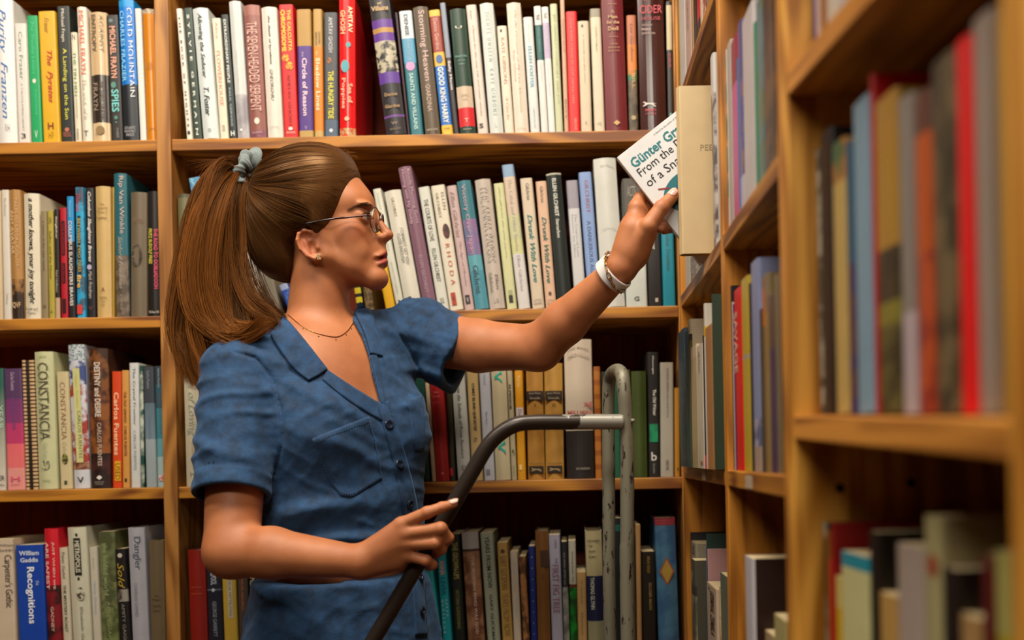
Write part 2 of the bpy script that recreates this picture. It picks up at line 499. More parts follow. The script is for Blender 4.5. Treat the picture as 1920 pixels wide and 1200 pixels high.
# ---- top shelf, left of the post
back_row(0, 0, 4.0, 1, 'top shelf left of post', 'books on the top shelf left of the post', [
 (-20,135,-60,4,'dcdad6','thick white book with tall slanted blue letters',None,['Purity  Franzen;.07;.83;.42;.5;2a62a8;i','RH;.87;.92;.22;.6;9a9a98;h'],'H'),
 (137,232,104,178,'d8d0c8','white book with thin green author lettering',None,['Caro Fraser;.07;.47;.32;.52;5e8f7a;','A CALCULATING HEART;.5;.9;.16;.5;9aa79c;','3;.92;.96;.4;.5;3a4038;h']),
 (236,320,198,120,'0c9a58','plain bright green book',None,['The Trouble Lovers;.05;.46;.26;.5;4cc08c;i','W;.495;.53;.3;.5;e8d8c8;he','CONSTANCE;.58;.78;.16;.6;58c894;','V;.9;.96;.26;.5;d8e0d0;h']),
 (324,456,282,88,'d2a210','mustard yellow book with red slanted letters',None,['Fraser;.05;.17;.28;.5;8a5a14;i','The  Pyrates;.3;.7;.4;.55;a83016;ib','H;.85;.9;.34;.5;7a2a14;hb','HF;.92;.965;.3;.5;b88a18;h']),
 (459,560,420,50,'1e2420','near black book with yellow and white letters',None,['Michael Frayn;.02;.26;.32;.45;d8cfc0;','A Landing on the Sun;.31;.83;.38;.5;d6d048;','VIKING;.92;.96;.6;.5;a8604c;h','O;.89;.92;.34;.5;b06a50;he']),
 (565,612,528,245,'d8cdb6','narrow cream book with small green capitals',None,['N;.02;.07;.5;.5;3a3a38;h','THE TIN MEN;.18;.58;.42;.5;4f8a48;','Michael Frayn;.6;.78;.3;.5;7a7468;','FABER;.88;.98;.3;.5;5a5650;']),
 (619,696,572,57,'dcd3c2','cream book with orange red capitals near top',None,['MICHAEL FRAYN;.03;.5;.52;.5;cf5a38;','The trick of it;.54;.84;.4;.5;b0a898;i','T;.92;.96;.5;.5;4a4a48;h'],'H'),
 (698,832,665,100,'c2a47c','tan book with a black band and glossy wrapper','0:c4a880,.485:332a24,.855:cdb48c',['AGAINST;.02;.31;.24;.72;8a7a60;','ENTROPY;.02;.31;.26;.3;4a3420;b','MICHAEL FRAYN;.54;.83;.22;.65;6a5a4c;','FRAYN;.55;.76;.24;.3;8a7864;','O;.88;.95;.5;.5;8a7048;he'],'Hg'),
 (836,925,795,116,'2a2622','black book with salmon capitals and round blue dots',None,['O;.03;.06;.36;.4;5a7478;he','MICHAEL FRAYN;.09;.5;.5;.5;d89a80;b','O;.53;.58;.44;.4;4f8478;he','SPIES;.59;.77;.62;.5;6fc0bc;b','O;.8;.83;.3;.5;4f8478;he','O;.845;.86;.16;.5;4f8478;he','FABER;.9;.98;.2;.6;8a8680;']),
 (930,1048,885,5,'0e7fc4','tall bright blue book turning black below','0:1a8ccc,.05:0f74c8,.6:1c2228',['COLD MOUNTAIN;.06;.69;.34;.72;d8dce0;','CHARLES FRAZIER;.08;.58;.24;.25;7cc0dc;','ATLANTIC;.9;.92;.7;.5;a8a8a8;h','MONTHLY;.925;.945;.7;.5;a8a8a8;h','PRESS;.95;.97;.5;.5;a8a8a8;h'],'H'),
 (1051,1098,1008,66,'ddd6cc','narrow blank white book beside the blue one'),
 (1101,1222,1066,72,'c67a18','orange cloth book against the post','0:8a7a64/n/b8a890/200,.035:c87c1a',['THE;.41;.425;.4;.5;8a5a18;h','COLLECTED;.43;.445;.6;.5;8a5a18;h','TALES;.45;.465;.5;.5;8a5a18;h','VIKING;.905;.92;.6;.5;9a5a18;h'],'Hg'),
])
# ---- top shelf, middle
TM = 'top shelf behind her'
GM = 'books on the top shelf right of the post'
back_row(320, 0, 4.287, 1, TM, GM, [
 (130,180,42,72,'dcd6c8','narrow white book with widely spaced black capitals',None,['THE BOOK OF NIGHTS;.06;.9;.34;.5;26282a;wb','O;.93;.96;.5;.5;26282a;he']),
 (183,258,98,68,'26382c','dark green book with widely spaced white capitals',None,['SYLVIE GERMAIN;.05;.96;.26;.5;d0d4c8;wb']),
 (262,394,172,76,'ccd4d2','pale blue book with black handwritten lettering','0:ccd4d2',['Allowing the Seducer;.04;.54;.34;.45;1f2826;ib','T. Foster;.61;.83;.34;.5;1f2826;ib','O;.925;.95;.2;.5;4a5a58;h'],'H'),
 (398,470,328,150,'dfd2bc','cream book with faded orange lettering',None,['Alice;.03;.17;.3;.5;d8907a;','FLOWERHOUSE;.27;.72;.4;.5;d88a70;','SB;.88;.93;.3;.5;8a8070;h']),
 (474,535,400,120,'202826','black book with small white spaced capitals',None,['EXTRAORDINARY PEOPLE;.04;.55;.34;.5;ccd0c8;b','PAUL GERVAIS;.59;.9;.26;.5;8aa0a0;b','H;.935;.975;.5;.5;d8dcd8;hb']),
 (538,637,464,16,'c6c8c4','tall pale grey book with dark corner wedge','0:c8cac6,.68:b0aeb0/n/8a868c/18',['Angels and Fires;.35;.65;.12;.4;a8a49c;','O;.93;.95;.2;.4;e0e0e0;he'],'H'),
 (641,775,581,50,'8f5a50','mauve brown book with tall pink capitals','0:9a6458,.075:8a544c,.945:7c4a58',['THE SEVEN-HEADED SERPENT;.13;.8;.62;.5;cfa698;','O;.85;.9;.32;.5;e0d0c0;he','DOMINIC;.955;.97;.6;.5;c0988c;h'],'H'),
 (780,912,724,66,'d6d0c4','cream book with small black italic title',None,['the death of kyralessa;.07;.44;.18;.5;33302c;ib','GHEORGHIU;.48;.72;.2;.5;4a463f;i','DUTTON;.915;.925;.6;.5;8a857a;h'],'H'),
 (912,1029,866,40,'cc1416','scarlet book with yellow capitals and yellow flower','0:cc1416',['CHROMOSOME;.04;.35;.3;.28;e8c83a;b','THE CALCUTTA;.04;.35;.24;.7;e0c040;b','O;.37;.43;.5;.35;e0b420/n/c83010/300;he','O;.43;.49;.5;.6;e0b420/n/c83010/300;he','AMITAV GHOSH;.52;.9;.2;.5;8a1014;','O;.915;.94;.3;.5;e8dcd0;he','AVON;.95;.965;.6;.5;e8c0b0;h']),
 (1032,1150,1008,78,'a8803c','purple book with tan ends and pink lettering','0:a8823e,.285:4a2a7c,.945:b0904c',['the;.33;.37;.14;.4;d0b8c8;','Circle of Reason;.38;.83;.34;.5;dcc0cc;b','V;.91;.94;.14;.5;c0a0c0;h']),
 (1155,1231,1140,76,'b08a44','orange book with tan top and pink lettering','0:b08a46,.29:e07a10,.945:b89854',['AMITAV;.175;.285;.22;.35;5a4428;','GHOSH;.175;.27;.22;.7;5a4428;','the;.33;.36;.2;.4;e8c8a8;','Shadow Lines;.38;.79;.44;.5;ecd0a8;b']),
 (1236,1348,1229,103,'3e4046','dark slate book with yellow lower capitals','0:3e4046,.86:46586c',['AMITAV GHOSH;.04;.32;.3;.5;c8c8c8;','O;.36;.41;.3;.4;b06828/n/4a3020/300;he','THE HUNGRY TIDE;.47;.85;.4;.5;d0c83c;b','O;.93;.96;.26;.5;c8d0d8;he']),
 (1357,1490,1351,-8,'cc1c20','thick glossy red book with teal spots','0:d01c1e,.94:b8a070/n/c84030/200',['AMITAV;.06;.25;.3;.72;d8c8a0;b','GHOSH;.09;.26;.3;.28;c8a878;b','O;.32;.36;.3;.6;4a98a0;he','O;.45;.54;.5;.4;4a98a0;he','Sea of;.62;.76;.3;.7;d0a080;b','Poppies;.58;.8;.28;.28;d0a080;b','O;.86;.89;.3;.5;d8b090;he'],'Hg'),
])
back_row(660, 0, 4.287, 1, TM, GM, [
 (275,448,130,-14,'1e1a24','thick black book banded purple around a photograph','0:1e1c20,.17:5a2c88,.23:a8803c,.265:5a2c88,.325:b0a890/n/1c1c20/90,.55:56308a,.63:201c20,.86:6a3c88,.875:1e1a1e',['and;.045;.065;.2;.5;b89868;hb','Villains;.075;.11;.8;.5;b89868;hb','Denise;.7;.725;.6;.5;9a7848;hb','Giardina;.785;.81;.7;.5;9a7848;hb','W;.91;.93;.3;.5;9a8468;h','RANDOM;.955;.97;.5;.5;7a6448;h'],'H'),
 (450,469,345,102,'3a141c','sliver thin maroon book beside the purple banded one'),
 (471,577,375,94,'14606c','teal book with white top and pink emblem','0:c6ccd0,.22:4a8cac,.42:1a6672',['DENISE;.03;.2;.3;.5;3a4850;b','GIARDINA;.22;.4;.2;.5;9ab8c8;','O;.41;.48;.7;.5;c88ab8;he','SAINTS AND VILLAINS;.5;.95;.3;.5;a8ccc8;b']),
 (590,714,486,66,'5c5040','taupe book with large pinkish lettering',None,['Storming Heaven;.03;.58;.5;.5;c4a49c;','GIARDINA;.61;.82;.3;.5;b8a090;','NORTON;.955;.97;.7;.5;b0a494;h'],'H'),
 (724,815,615,86,'dca834','yellow book with maroon and blue panels','0:dcae3a,.05:8a2c1c,.34:dcaa38,.45:1c66b4,.925:e0b030',['Denise Giardina;.07;.32;.34;.5;d8a890;','O;.36;.43;.6;.5;2a5a94;he','GOOD KING HARRY;.46;.91;.5;.5;d4dcd8;b','FGB;.945;.96;.5;.5;4a3a18;h']),
 (820,864,706,26,'221c1e','narrow black book with grey blue top','0:7c8494,.415:241c20',['Sally Moon;.44;.66;.6;.5;ccc4c4;b']),
 (869,1000,781,82,'1c3426','dark green book with cream and red lower bands','0:1e3a2a,.62:c0ac94,.79:c41c24,.94:1c3628',['U;.14;.16;.4;.5;d8ccb8;h','MARTYRS;.375;.39;.7;.5;6a9c98;h','OF THE;.41;.42;.45;.5;6a9c98;h','WEST;.44;.45;.4;.5;6a9c98;h','TORONTO;.685;.7;.55;.5;6a5848;h','STAR;.72;.73;.35;.5;6a5848;h','T;.88;.91;.24;.5;d8b8a8;h','PENGUIN;.96;.97;.5;.5;b0a898;h'],'H'),
 (1014,1099,914,45,'cabcb0','pale pinkish book with faint cursive title',None,['Kaye;.04;.11;.26;.4;9a8c80;i','Charms for the easy Life and other stories;.16;.86;.28;.5;9c9084;i','S;.915;.95;.42;.4;2c2824;hb']),
 (1110,1222,1024,35,'c6ccc6','pale aqua book with spaced grey capitals',None,['SIGHTS UNSEEN  KAYE GIBBONS;.07;.86;.26;.5;8a9c98;w','L;.92;.95;.14;.5;9aa8a4;h'],'H'),
 (1228,1306,1164,212,'d6c8b4','short cream book with pink letters and black dot',None,['O;.03;.06;.24;.4;2c2824;he','KAYE GIBBONS;.11;.54;.36;.5;b08c7c;','A Cure for;.66;.88;.3;.5;c49c8c;i']),
 (1309,1426,1240,31,'d4c8b8','tall cream book with faint brown script',None,['On the Occasion of My Last Afternoon;.06;.84;.2;.55;b09c88;i','Kaye Gibbons;.36;.6;.2;.3;c0a490;i','PUTNAM;.955;.965;.6;.5;b8a890;h'],'H'),
 (1436,1514,1374,141,'ccccc8','white book with soft blue spaced capitals',None,['KAYE GIBBONS;.06;.22;.2;.5;a8b4b8;w','ELLEN FOSTER;.25;.61;.36;.5;6a9cb4;b','VINTAGE;.78;.96;.2;.5;9ab0c0;']),
])
back_row(980, 0, 4.286, 1, TM, GM, [
 (150,208,88,52,'d2d0ca','white book with a dark teal panel','0:d2d0ca,.148:14504c,.425:d0cdc8',['g;.07;.11;.5;.5;6a6a68;h','Kaye Gibbons;.18;.36;.34;.5;5a9890;','Sights Unseen;.45;.6;.24;.5;b8b0b8;']),
 (210,266,150,58,'d4d2ce','white book with a pale lavender panel','0:d4d2ce,.125:aea0b8,.41:d2d0cc',['g;.05;.09;.5;.5;8a8a88;h','Kaye Gibbons;.14;.36;.26;.5;c0b4c8;','A Virtuous Woman;.45;.7;.2;.5;c0bcb8;']),
 (268,327,218,34,'b8bc98','pale sage green book',None,['JIM GRIMSLEY COMFORT AND JOY;.08;.78;.4;.5;98a478;']),
 (337,372,300,-3,'c0987c','sliver thin peach book',None,['DREAM BOY;.15;.4;.4;.5;a06a54;','BOY;.75;.9;.4;.5;8a604c;']),
 (374,465,345,95,'d80a0e','pure red book with tiny pale capitals',None,['JULIA GLASS STORIES OF LOST CAPITAL FEAR;.06;.76;.2;.45;d88870;wb','GROVE;.88;.98;.22;.6;d08a74;b']),
 (470,561,441,172,'c4b49a','plain cream book right of the red one',None,['O;.03;.06;.2;.4;2c2824;he','a stretch on the river;.12;.56;.16;.5;a89c84;','K;.9;.93;.16;.5;8a7c64;h']),
 (578,664,540,72,'c6baa2','cream book with a grey top edge','0:8a8470,.07:c6baa2',['EVERYTHING;.15;.35;.2;.5;a49a84;','HQ;.92;.95;.4;.5;948a74;h']),
 (668,851,626,-14,'661218','thick crimson cloth book with gold title',None,['[];.055;.058;.4;.5;a88058;qe','A;.1;.125;.15;.5;b08a60;h','Man;.14;.165;.4;.5;b08a60;hb','for the;.18;.205;.55;.5;b08a60;hb','Devil;.225;.255;.45;.5;b08a60;hb','[];.3;.303;.4;.5;a88058;qe','A MEMOIR;.35;.36;.35;.5;a07850;h','MADISON;.375;.387;.5;.5;a07850;h','BOYD;.4;.41;.5;.5;a07850;h','V;.92;.96;.3;.5;c09a60;hbed'],'H'),
 (856,934,833,125,'5c4430','book painted orange over green and brown','0:a8603c,.25:c06e20,.47:1c6444/n/b06a20/80,.56:5a4c34/n/3c3020/60',['Les Gardiens;.07;.4;.3;.5;6a3a20;i','BILL;.5;.63;.3;.6;c09858;','O;.86;.9;.5;.5;a08a68;he']),
 (947,1165,916,-30,'3a1812','thick glossy chestnut book with pink title',None,['THE;.03;.045;.3;.3;a84858;h','CIDER;.08;.14;.84;.5;b83848;h','HOUSE;.165;.19;.7;.5;a02838;h','WRITTEN BY;.22;.232;.4;.35;a89088;h','TRUDY;.25;.262;.35;.3;c0a8a0;hb','DIMARCHIA;.28;.295;.5;.4;a89088;h','[];.79;.83;.5;.35;d0c8c0;Ge','RED;.845;.862;.4;.4;b03040;hb','FLARE;.875;.888;.4;.4;a02c3c;h'],'Hg'),
 (1170,1241,1152,12,'2a2620','dark book with cream and green upper panel','0:2a2620,.03:b8aa88,.375:282420',['SIBA;.4;.52;.34;.5;a83c34;b','O;.86;.9;.36;.5;6a9c8c;he']),
 (1243,1272,1240,-6,'301408','dark brown book in the shelf corner'),
])
# ---- second shelf, left
back_row(0, 300, 3.75, 2, 'second shelf left of post', 'books on the second shelf left of the post', [
 (-62,22,-80,216,'c8b08c','cream book cut by the left picture edge'),
 (26,82,6,212,'d0c8ba','plain white book near the left picture edge',None,['The Dinners;.06;.2;.3;.5;a8a090;','Viking;.8;.88;.3;.5;a09888;']),
 (86,173,61,213,'a87c44','tan book with dark bottom band','0:a87a40,.69:9a6e38/n/3c2410/60,.81:2c180c',['TALES OF LOCAL COLOR;.06;.6;.26;.65;c8a878;','ANY AVATAR;.16;.5;.26;.3;c8a878;','QVF;.87;.92;.7;.5;c0a078;hb'],'H'),
 (178,292,163,240,'d6ccb4','cream book with loose black handwriting running down',None,['a mother knows, your joy tonight;.04;.88;.42;.5;1e1a16;ib','Smith and;.91;.93;.8;.5;3c342c;hi','Taylor;.945;.965;.6;.5;3c342c;hi'],'H'),
 (294,340,282,362,'8a7a58','khaki narrow book',None,['a sense of the new music;.09;.56;.3;.5;4c4430;','HW;.87;.91;.5;.5;5c5038;h']),
 (345,386,331,358,'a8983c','olive yellow narrow book',None,['UN;.06;.12;.5;.5;6a5c20;h','Sailor and the Moon;.19;.63;.34;.5;5c5020;','A;.92;.95;.4;.5;6a5c20;h']),
 (390,426,378,348,'241c1a','black narrow book with cream foot','0:241c1a,.81:b89c7c',['Kingfisher;.07;.27;.5;.5;c4b8a8;b','Paul Hoffman;.56;.76;.4;.5;b8ac9c;']),
 (430,480,417,337,'b01424','crimson book with black boxed lettering','0:b01424',['[];.12;.43;.5;.5;2c0c14;qe','[];.5;.68;.5;.5;2c0c14;qe','[];.82;.95;.5;.5;2c0c14;qe','THE SURVIVING;.14;.42;.26;.5;b01424;','Iain Ronald;.52;.67;.24;.5;b01424;']),
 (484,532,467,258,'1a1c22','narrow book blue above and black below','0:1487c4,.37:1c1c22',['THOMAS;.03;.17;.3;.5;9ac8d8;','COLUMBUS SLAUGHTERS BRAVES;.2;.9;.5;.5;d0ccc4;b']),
 (540,602,525,193,'2298c8','bright cyan patterned book','0:2a9cc8/n/3a5468/40',['Thomas;.05;.19;.5;.4;b83c44;i','[];.22;.66;.34;.45;1c1a18;qe','BETWEEN TWO FIRES;.24;.65;.34;.45;a89038;b','fire;.67;.77;.5;.4;d8a840;b','[];.9;.97;.6;.4;c83c34;qe']),
 (612,672,598,198,'1c1a1e','black book with white italic title and pale moon',None,['Columbus Slaughters Braves;.03;.57;.5;.45;d4cec4;ib','O;.59;.63;.55;.4;b0a8c0;he','Mark Friedman;.64;.85;.4;.5;b8b0a8;i','V;.91;.94;.5;.5;7a3c34;h']),
 (682,790,668,190,'c4a468','parchment coloured book with small dark title',None,['The;.13;.145;.3;.5;7a5a34;h','COLLECTED;.16;.175;.8;.5;6a4c2c;h','Works of;.19;.205;.7;.5;6a4c2c;h','FRIEDMAN;.235;.25;.7;.5;4c3824;h','A;.77;.8;.24;.5;7a4c30;h','VIKING;.84;.855;.5;.5;6a5434;h','AND;.87;.88;.3;.5;6a5434;h','NY;.895;.91;.25;.5;6a5434;h'],'H'),
 (792,814,790,192,'b08c34','sliver of gold page edge book'),
 (816,911,796,98,'245a64','tall teal book with large pink title','0:20606c,.57:7a6c5c/n/54483c/50',['Rip Van Winkle;.02;.42;.44;.6;c0a89c;','Sanford Friedman;.44;.8;.28;.5;a89c8c;i','ATHENEUM;.84;.95;.2;.5;9a8c7c;'],'H'),
 (918,1037,917,232,'6a5c48','grey brown book with a smudged dark emblem',None,['MAD MAYOR;.21;.25;.6;.55;7a5c44;h','O;.42;.6;.62;.45;342c24/n/6a5c48/120;he','O;.44;.58;.3;.45;6a5c48;he'],'H'),
 (1044,1160,1035,224,'1c1614','black book with pink and lime capitals',None,['THE ROAD TO OOBLIADOOH;.3;.78;.32;.68;d04868;b','FRITZ RUDOLF FRIES;.3;.58;.26;.26;b8b030;b','McGraw Hill;.955;.975;.75;.5;b0a898;hb'],'H'),
 (1162,1178,1155,300,'8c8424','lime sliver book against the post'),
])
# ---- third shelf, left
back_row(0, 620, 3.6375, 3, 'third shelf left of post', 'books on the third shelf left of the post', [
 (-90,44,-106,260,'2c5c50/g/c8c0b0','green book fading to white at picture edge',None,['YEAR;.3;.5;.3;.8;b0c8b8;','ER;.88;.92;.3;.82;3c3430;h','PEN;.95;.965;.3;.8;5c544c;h']),
 (48,174,23,262,'5a3a6c','book shading from purple to coral pink','0:54385c,.25:663468/g/a03a6c,.45:a03868/g/c83c68,.62:d0445c/g/e07070,.82:dc9088',['Carlos Fuentes;.03;.18;.2;.5;b8a4b8;','A CHANGE OF SKIN;.24;.5;.2;.5;7a5084;','H;.89;.93;.5;.5;c8506c;hb','PENGUIN;.95;.96;.5;.5;b8506c;h']),
 (178,206,148,203,'c8a478/s/2c1c14/150','striped pasteboard book left of the black wire binding'),
 (206,224,176,203,'1c1410','thin black wire bound spine'),
 (225,260,193,203,'cca87c/s/2c1c14/150','striped pasteboard book right of the black wire binding'),
 (264,396,231,148,'c0c094','thick pale green book with tall dark title',None,['CARLOS;.03;.045;.4;.5;8a8c6c;h','CONSTANCIA;.08;.64;.56;.5;54503c;','Carlos Fuentes;.66;.78;.26;.5;b0b094;','O;.78;.86;.4;.5;6c6850/n/c0c094/200;he','FSG;.93;.945;.4;.5;7c7c64;h'],'H'),
 (411,495,381,282,'c8b88e','slim cream book with faded brown title',None,['CONSTANCIA;.09;.58;.42;.5;8a6c50;','Carlos;.6;.7;.3;.5;b8a88c;','O;.7;.79;.5;.5;8c8c44/n/3c3424/200;he','[];.93;.96;.24;.5;3c4c34;qe']),
 (505,618,460,100,'c4c4cc','ornate white book with red and blue tile pattern','0:b8c0c4/v/205058/300,.11:c8c8d0/n/3c4c84/60,.28:ccccd4/n/a03c30/50,.82:6c3c28/n/b08060/90,.87:c8c8cc',['[];.165;.82;.42;.52;c8c484;qe','Happy Families;.2;.44;.2;.5;a8a040;i','CARLOS FUENTES;.46;.79;.2;.58;4c5c40;','V;.92;.96;.4;.5;34342c;hb'],'H'),
 (621,768,600,125,'3c2014','thick brown book with gothic ornament and white letters','0:7a4820/n/3c2010/50,.3:4c2618/n/8a5020/40,.75:44201a/n/241010/40,.9:2c1c18',['DESTINY and DESIRE;.1;.49;.3;.5;d0c4b4;b','CARLOS FUENTES;.53;.84;.22;.55;b09c88;b','V;.905;.94;.3;.5;e0dcd4;hed','RANDOM;.95;.96;.45;.5;a09484;h','HOUSE;.965;.975;.4;.5;a09484;h'],'H'),
 (766,833,760,280,'d04416','orange red book with yellow sticker near foot',None,['Carlos Fuentes;.18;.72;.5;.5;e8b890;b','[];.77;.94;.6;.6;e0a820;qe','USED;.79;.93;.5;.6;3c3410;']),
 (836,888,828,272,'cf9448','narrow amber book with small black capitals',None,['THE OLD GRINGO . CARLOS FUENTES;.18;.73;.36;.5;7a3c24;b','[];.92;.95;.3;.5;343420;qe']),
 (893,960,878,222,'ccccc8','white book with spaced grey blue lettering',None,['The Crystal Frontier;.04;.5;.34;.5;4c5864;','CARLOS FUENTES;.54;.86;.28;.5;8a949c;']),
 (961,992,950,240,'1c4c44','narrow dark green streaked book','0:18483c/n/c0c8b8/30'),
 (996,1071,972,250,'54606c','slate blue book fading pale below','0:3c4048,.3:50606c/g/8094a0,.6:98a4a8',['Carlos Fuentes;.03;.18;.26;.5;8a949c;','TERRA NOSTRA;.4;.6;.2;.5;6c8094;']),
 (1073,1178,1052,243,'347c88','teal book fading pale with small red emblem','0:343c48,.15:2c5460,.35:347c88,.6:5c98a0,.75:9ab4b4',['Carlos Fuentes;.02;.18;.2;.5;a0b8b8;','WHERE THE AIR IS CLEAR;.22;.56;.16;.55;7c4c54;','[];.9;.95;.5;.5;b04c4c/n/e0c8c0/300;qe']),
])
back_row(0, 620, 3.6375, 3, 'third shelf behind her hair', 'books on the third shelf right of the post', [
 (1270,1378,1246,205,'c4baa0','cream book with large faded grey green italics',None,['Ways of Loving;.03;.6;.6;.5;8a9484;i','Brendan Gill;.64;.84;.3;.6;c8a880;','H;.88;.92;.3;.5;8a8878;h'],'H'),
 (1382,1450,1366,300,'c0ac84','tan cream book close to her blue sleeve'),
])
# ---- bottom shelf, left
back_row(0, 950, 3.692, 4, 'bottom shelf left of post', 'books on the bottom shelf left of the post', [
 (-45,95+23,-75,230,'c8b49c','cream book with tall narrow dark title',None,['William;.04;.06;.7;.7;4c4030;h','Gaddis;.08;.1;.7;.7;4c4030;h',"Carpenter's Gothic;.13;.56;.42;.75;3c342c;"]),
 (136,330,104,270,'1440a0','royal blue book with big white lettering',None,['William;.05;.09;.72;.5;ccd4e0;hb','Gaddis;.11;.15;.64;.5;ccd4e0;hb','the;.31;.35;.14;.78;a8b8d8;','Recognitions;.19;.68;.34;.5;dce0e8;b','O;.85;.9;.4;.5;2c5cb0;he']),
 (334,440,301,156,'c41828','red book over black with pale spaced capitals','0:c81828,.43:30100f/n/7c141c/30',['JUST WHEN WE;.1;.46;.2;.68;dcb0a8;b','ARE SAFEST;.1;.46;.2;.25;dcb0a8;b','GADNEY;.59;.78;.22;.5;c89c94;b'],'H'),
 (443,503,406,288,'c8bca4','narrow cream book with dark green spaced capitals',None,['Peter Gadol;.04;.27;.34;.5;4c5848;','THE MYSTERY ROAST;.33;.75;.34;.5;54604c;b']),
 (512,650,463,148,'c8c4ac','ivory book with a black decorative title plate',None,['[];.08;.36;.36;.55;1c1c18;qe','METROPOLIS;.1;.34;.26;.55;c8c4ac;b','O;.04;.07;.16;.55;1c1c18;hed','O;.37;.4;.16;.55;1c1c18;hed','O;.45;.55;.42;.6;3c241c/n/c8c4ac/150;he','Elizabeth Gaffney;.6;.95;.2;.6;6a6854;'],'H'),
 (652,708,614,282,'c4bca8','narrow pale book with faint blue script',None,['Elizabeth;.1;.2;.2;.5;9a9c94;','Halvar Wolcott;.3;.6;.3;.55;94acc0;i']),
 (712,838,676,176,'5c6038','mottled olive green book','0:687048/n/4c5030/40,.4:4c5434/n/7c7c50/40,.6:747c4c/n/505830/50',['the folded world;.09;.5;.28;.4;94a070;','AMITY GAIGE;.55;.9;.2;.5;8c9468;']),
 (842,915,792,296,'1c1818','black book with gold script and white circle','0:1c1818,.37:9a9488/n/3c3430/40,.48:1c1818',['O;.04;.08;.46;.5;c8c0b0;he','Sold;.13;.36;.6;.5;b09430;i','AMITY GAIGE;.5;.85;.3;.5;8a847c;']),
 (922,1040,882,148,'aaa8b0','silver lilac book with large blue grey title',None,['Dangler;.07;.32;.5;.55;3c4c5c;','CHARLES GAINES;.42;.68;.2;.4;7c808c;'],'H'),
 (1045,1152,1027,236,'6a5a40','taupe brown cloth book with tiny dark title','0:6a5a40',['The;.46;.475;.3;.5;342818;h','Magic;.49;.51;.6;.5;342818;h','Charles;.54;.56;.6;.5;342818;h','Gaines;.58;.6;.5;.5;342818;h'],'H'),
 (1158,1218,1140,388,'c4a884','short cream book against the post',None,['Stay Hungry;.2;.5;.4;.5;3c2c1c;b','Charles Gaines;.52;.85;.3;.5;54442c;i']),
])
LB = 'bottom shelf behind her elbow'
GB = 'books on the bottom shelf right of the post'
back_row(0, 950, 3.692, 4, LB, GB, [
 (1322,1446,1296,303,'8c1c10','brick red cloth book beside the post',None,['THE CHARGE;.34;.35;.6;.5;c06030;h','GAINHAM;.4;.41;.6;.5;c06030;h'],'H'),
 (1449,1552,1422,330,'1c2030','navy book with white capitals and star','0:1c2030,.34:5c6474,.355:1a1e2c',['WHIRLPOOL;.1;.3;.4;.5;b8bcc4;b','O;.33;.37;.3;.45;c0c4cc;hed','GEORGE GARRETT;.46;.8;.26;.5;9a9ca4;']),
 (1556,1655,1530,370,'c8a43c','golden yellow book with pale lettered strip',None,['[];.02;.14;.3;.5;241c10;qe','[];.17;.6;.34;.55;c8c0a4;qe','DELIA MITTELMAN;.2;.58;.2;.55;5c5438;']),
 (1660,1735,1640,400,'4c4038','grey brown book with thin orange lettering',None,['A PARALLEL REPUBLIC;.05;.5;.2;.45;b0602c;b']),
 (1738,1810,1718,400,'1c1614','black book reading in cream capitals',None,['CEMENT;.06;.32;.5;.4;c8b890;b']),
 (1813,1905,1790,360,'34202c','dark plum book touching her dress',None,['JEFF;.15;.4;.3;.4;b0a4a0;w']),
 (1910,2010,1885,330,'5a3a20','brown leather coloured book hidden by her dress'),
])
# ---- second shelf, behind her hair
L2 = 'second shelf behind her hair'
G2 = 'books on the second shelf right of the post'
back_row(320, 260, 2.5, 2, L2, G2, [
 (44,108,30,262,'6c6848','thick olive green cloth book beside the post','0:54503c,.03:706c4c',(),'H'),
 (205,262,82,188,'8a90c0','leaning book with blue top and white spine','0:4c88ac/n/7cb0cc/120,.27:b0acc4',['ivy;.35;.5;.4;.5;c06c60;i']),
 (268,320,180,262,'b8a890','leaning beige book half hidden in her ponytail'),
 (392,440,312,298,'d0c8bc','white book seen through gap below hair tie'),
 (470,520,430,640,'7c7464','short leaning grey book low behind her ponytail',None,()),
 (558,602,505,690,'2c50a8','short leaning blue book behind her neck','0:98a4c8,.2:2c50a8',['Time Out;.3;.8;.4;.5;6c8cd0;']),
])
back_row(640, 520, 5.0, 2, 'second shelf behind her shoulder', G2, [
 (150,215,110,60,'242018','black book striped in yellow','0:c8b41c/s/242018/60'),
 (225,310,190,50,'4c3c24','speckled brown book','0:4c3c24/n/7c6440/150'),
])
R2 = 'second shelf between face and hand'
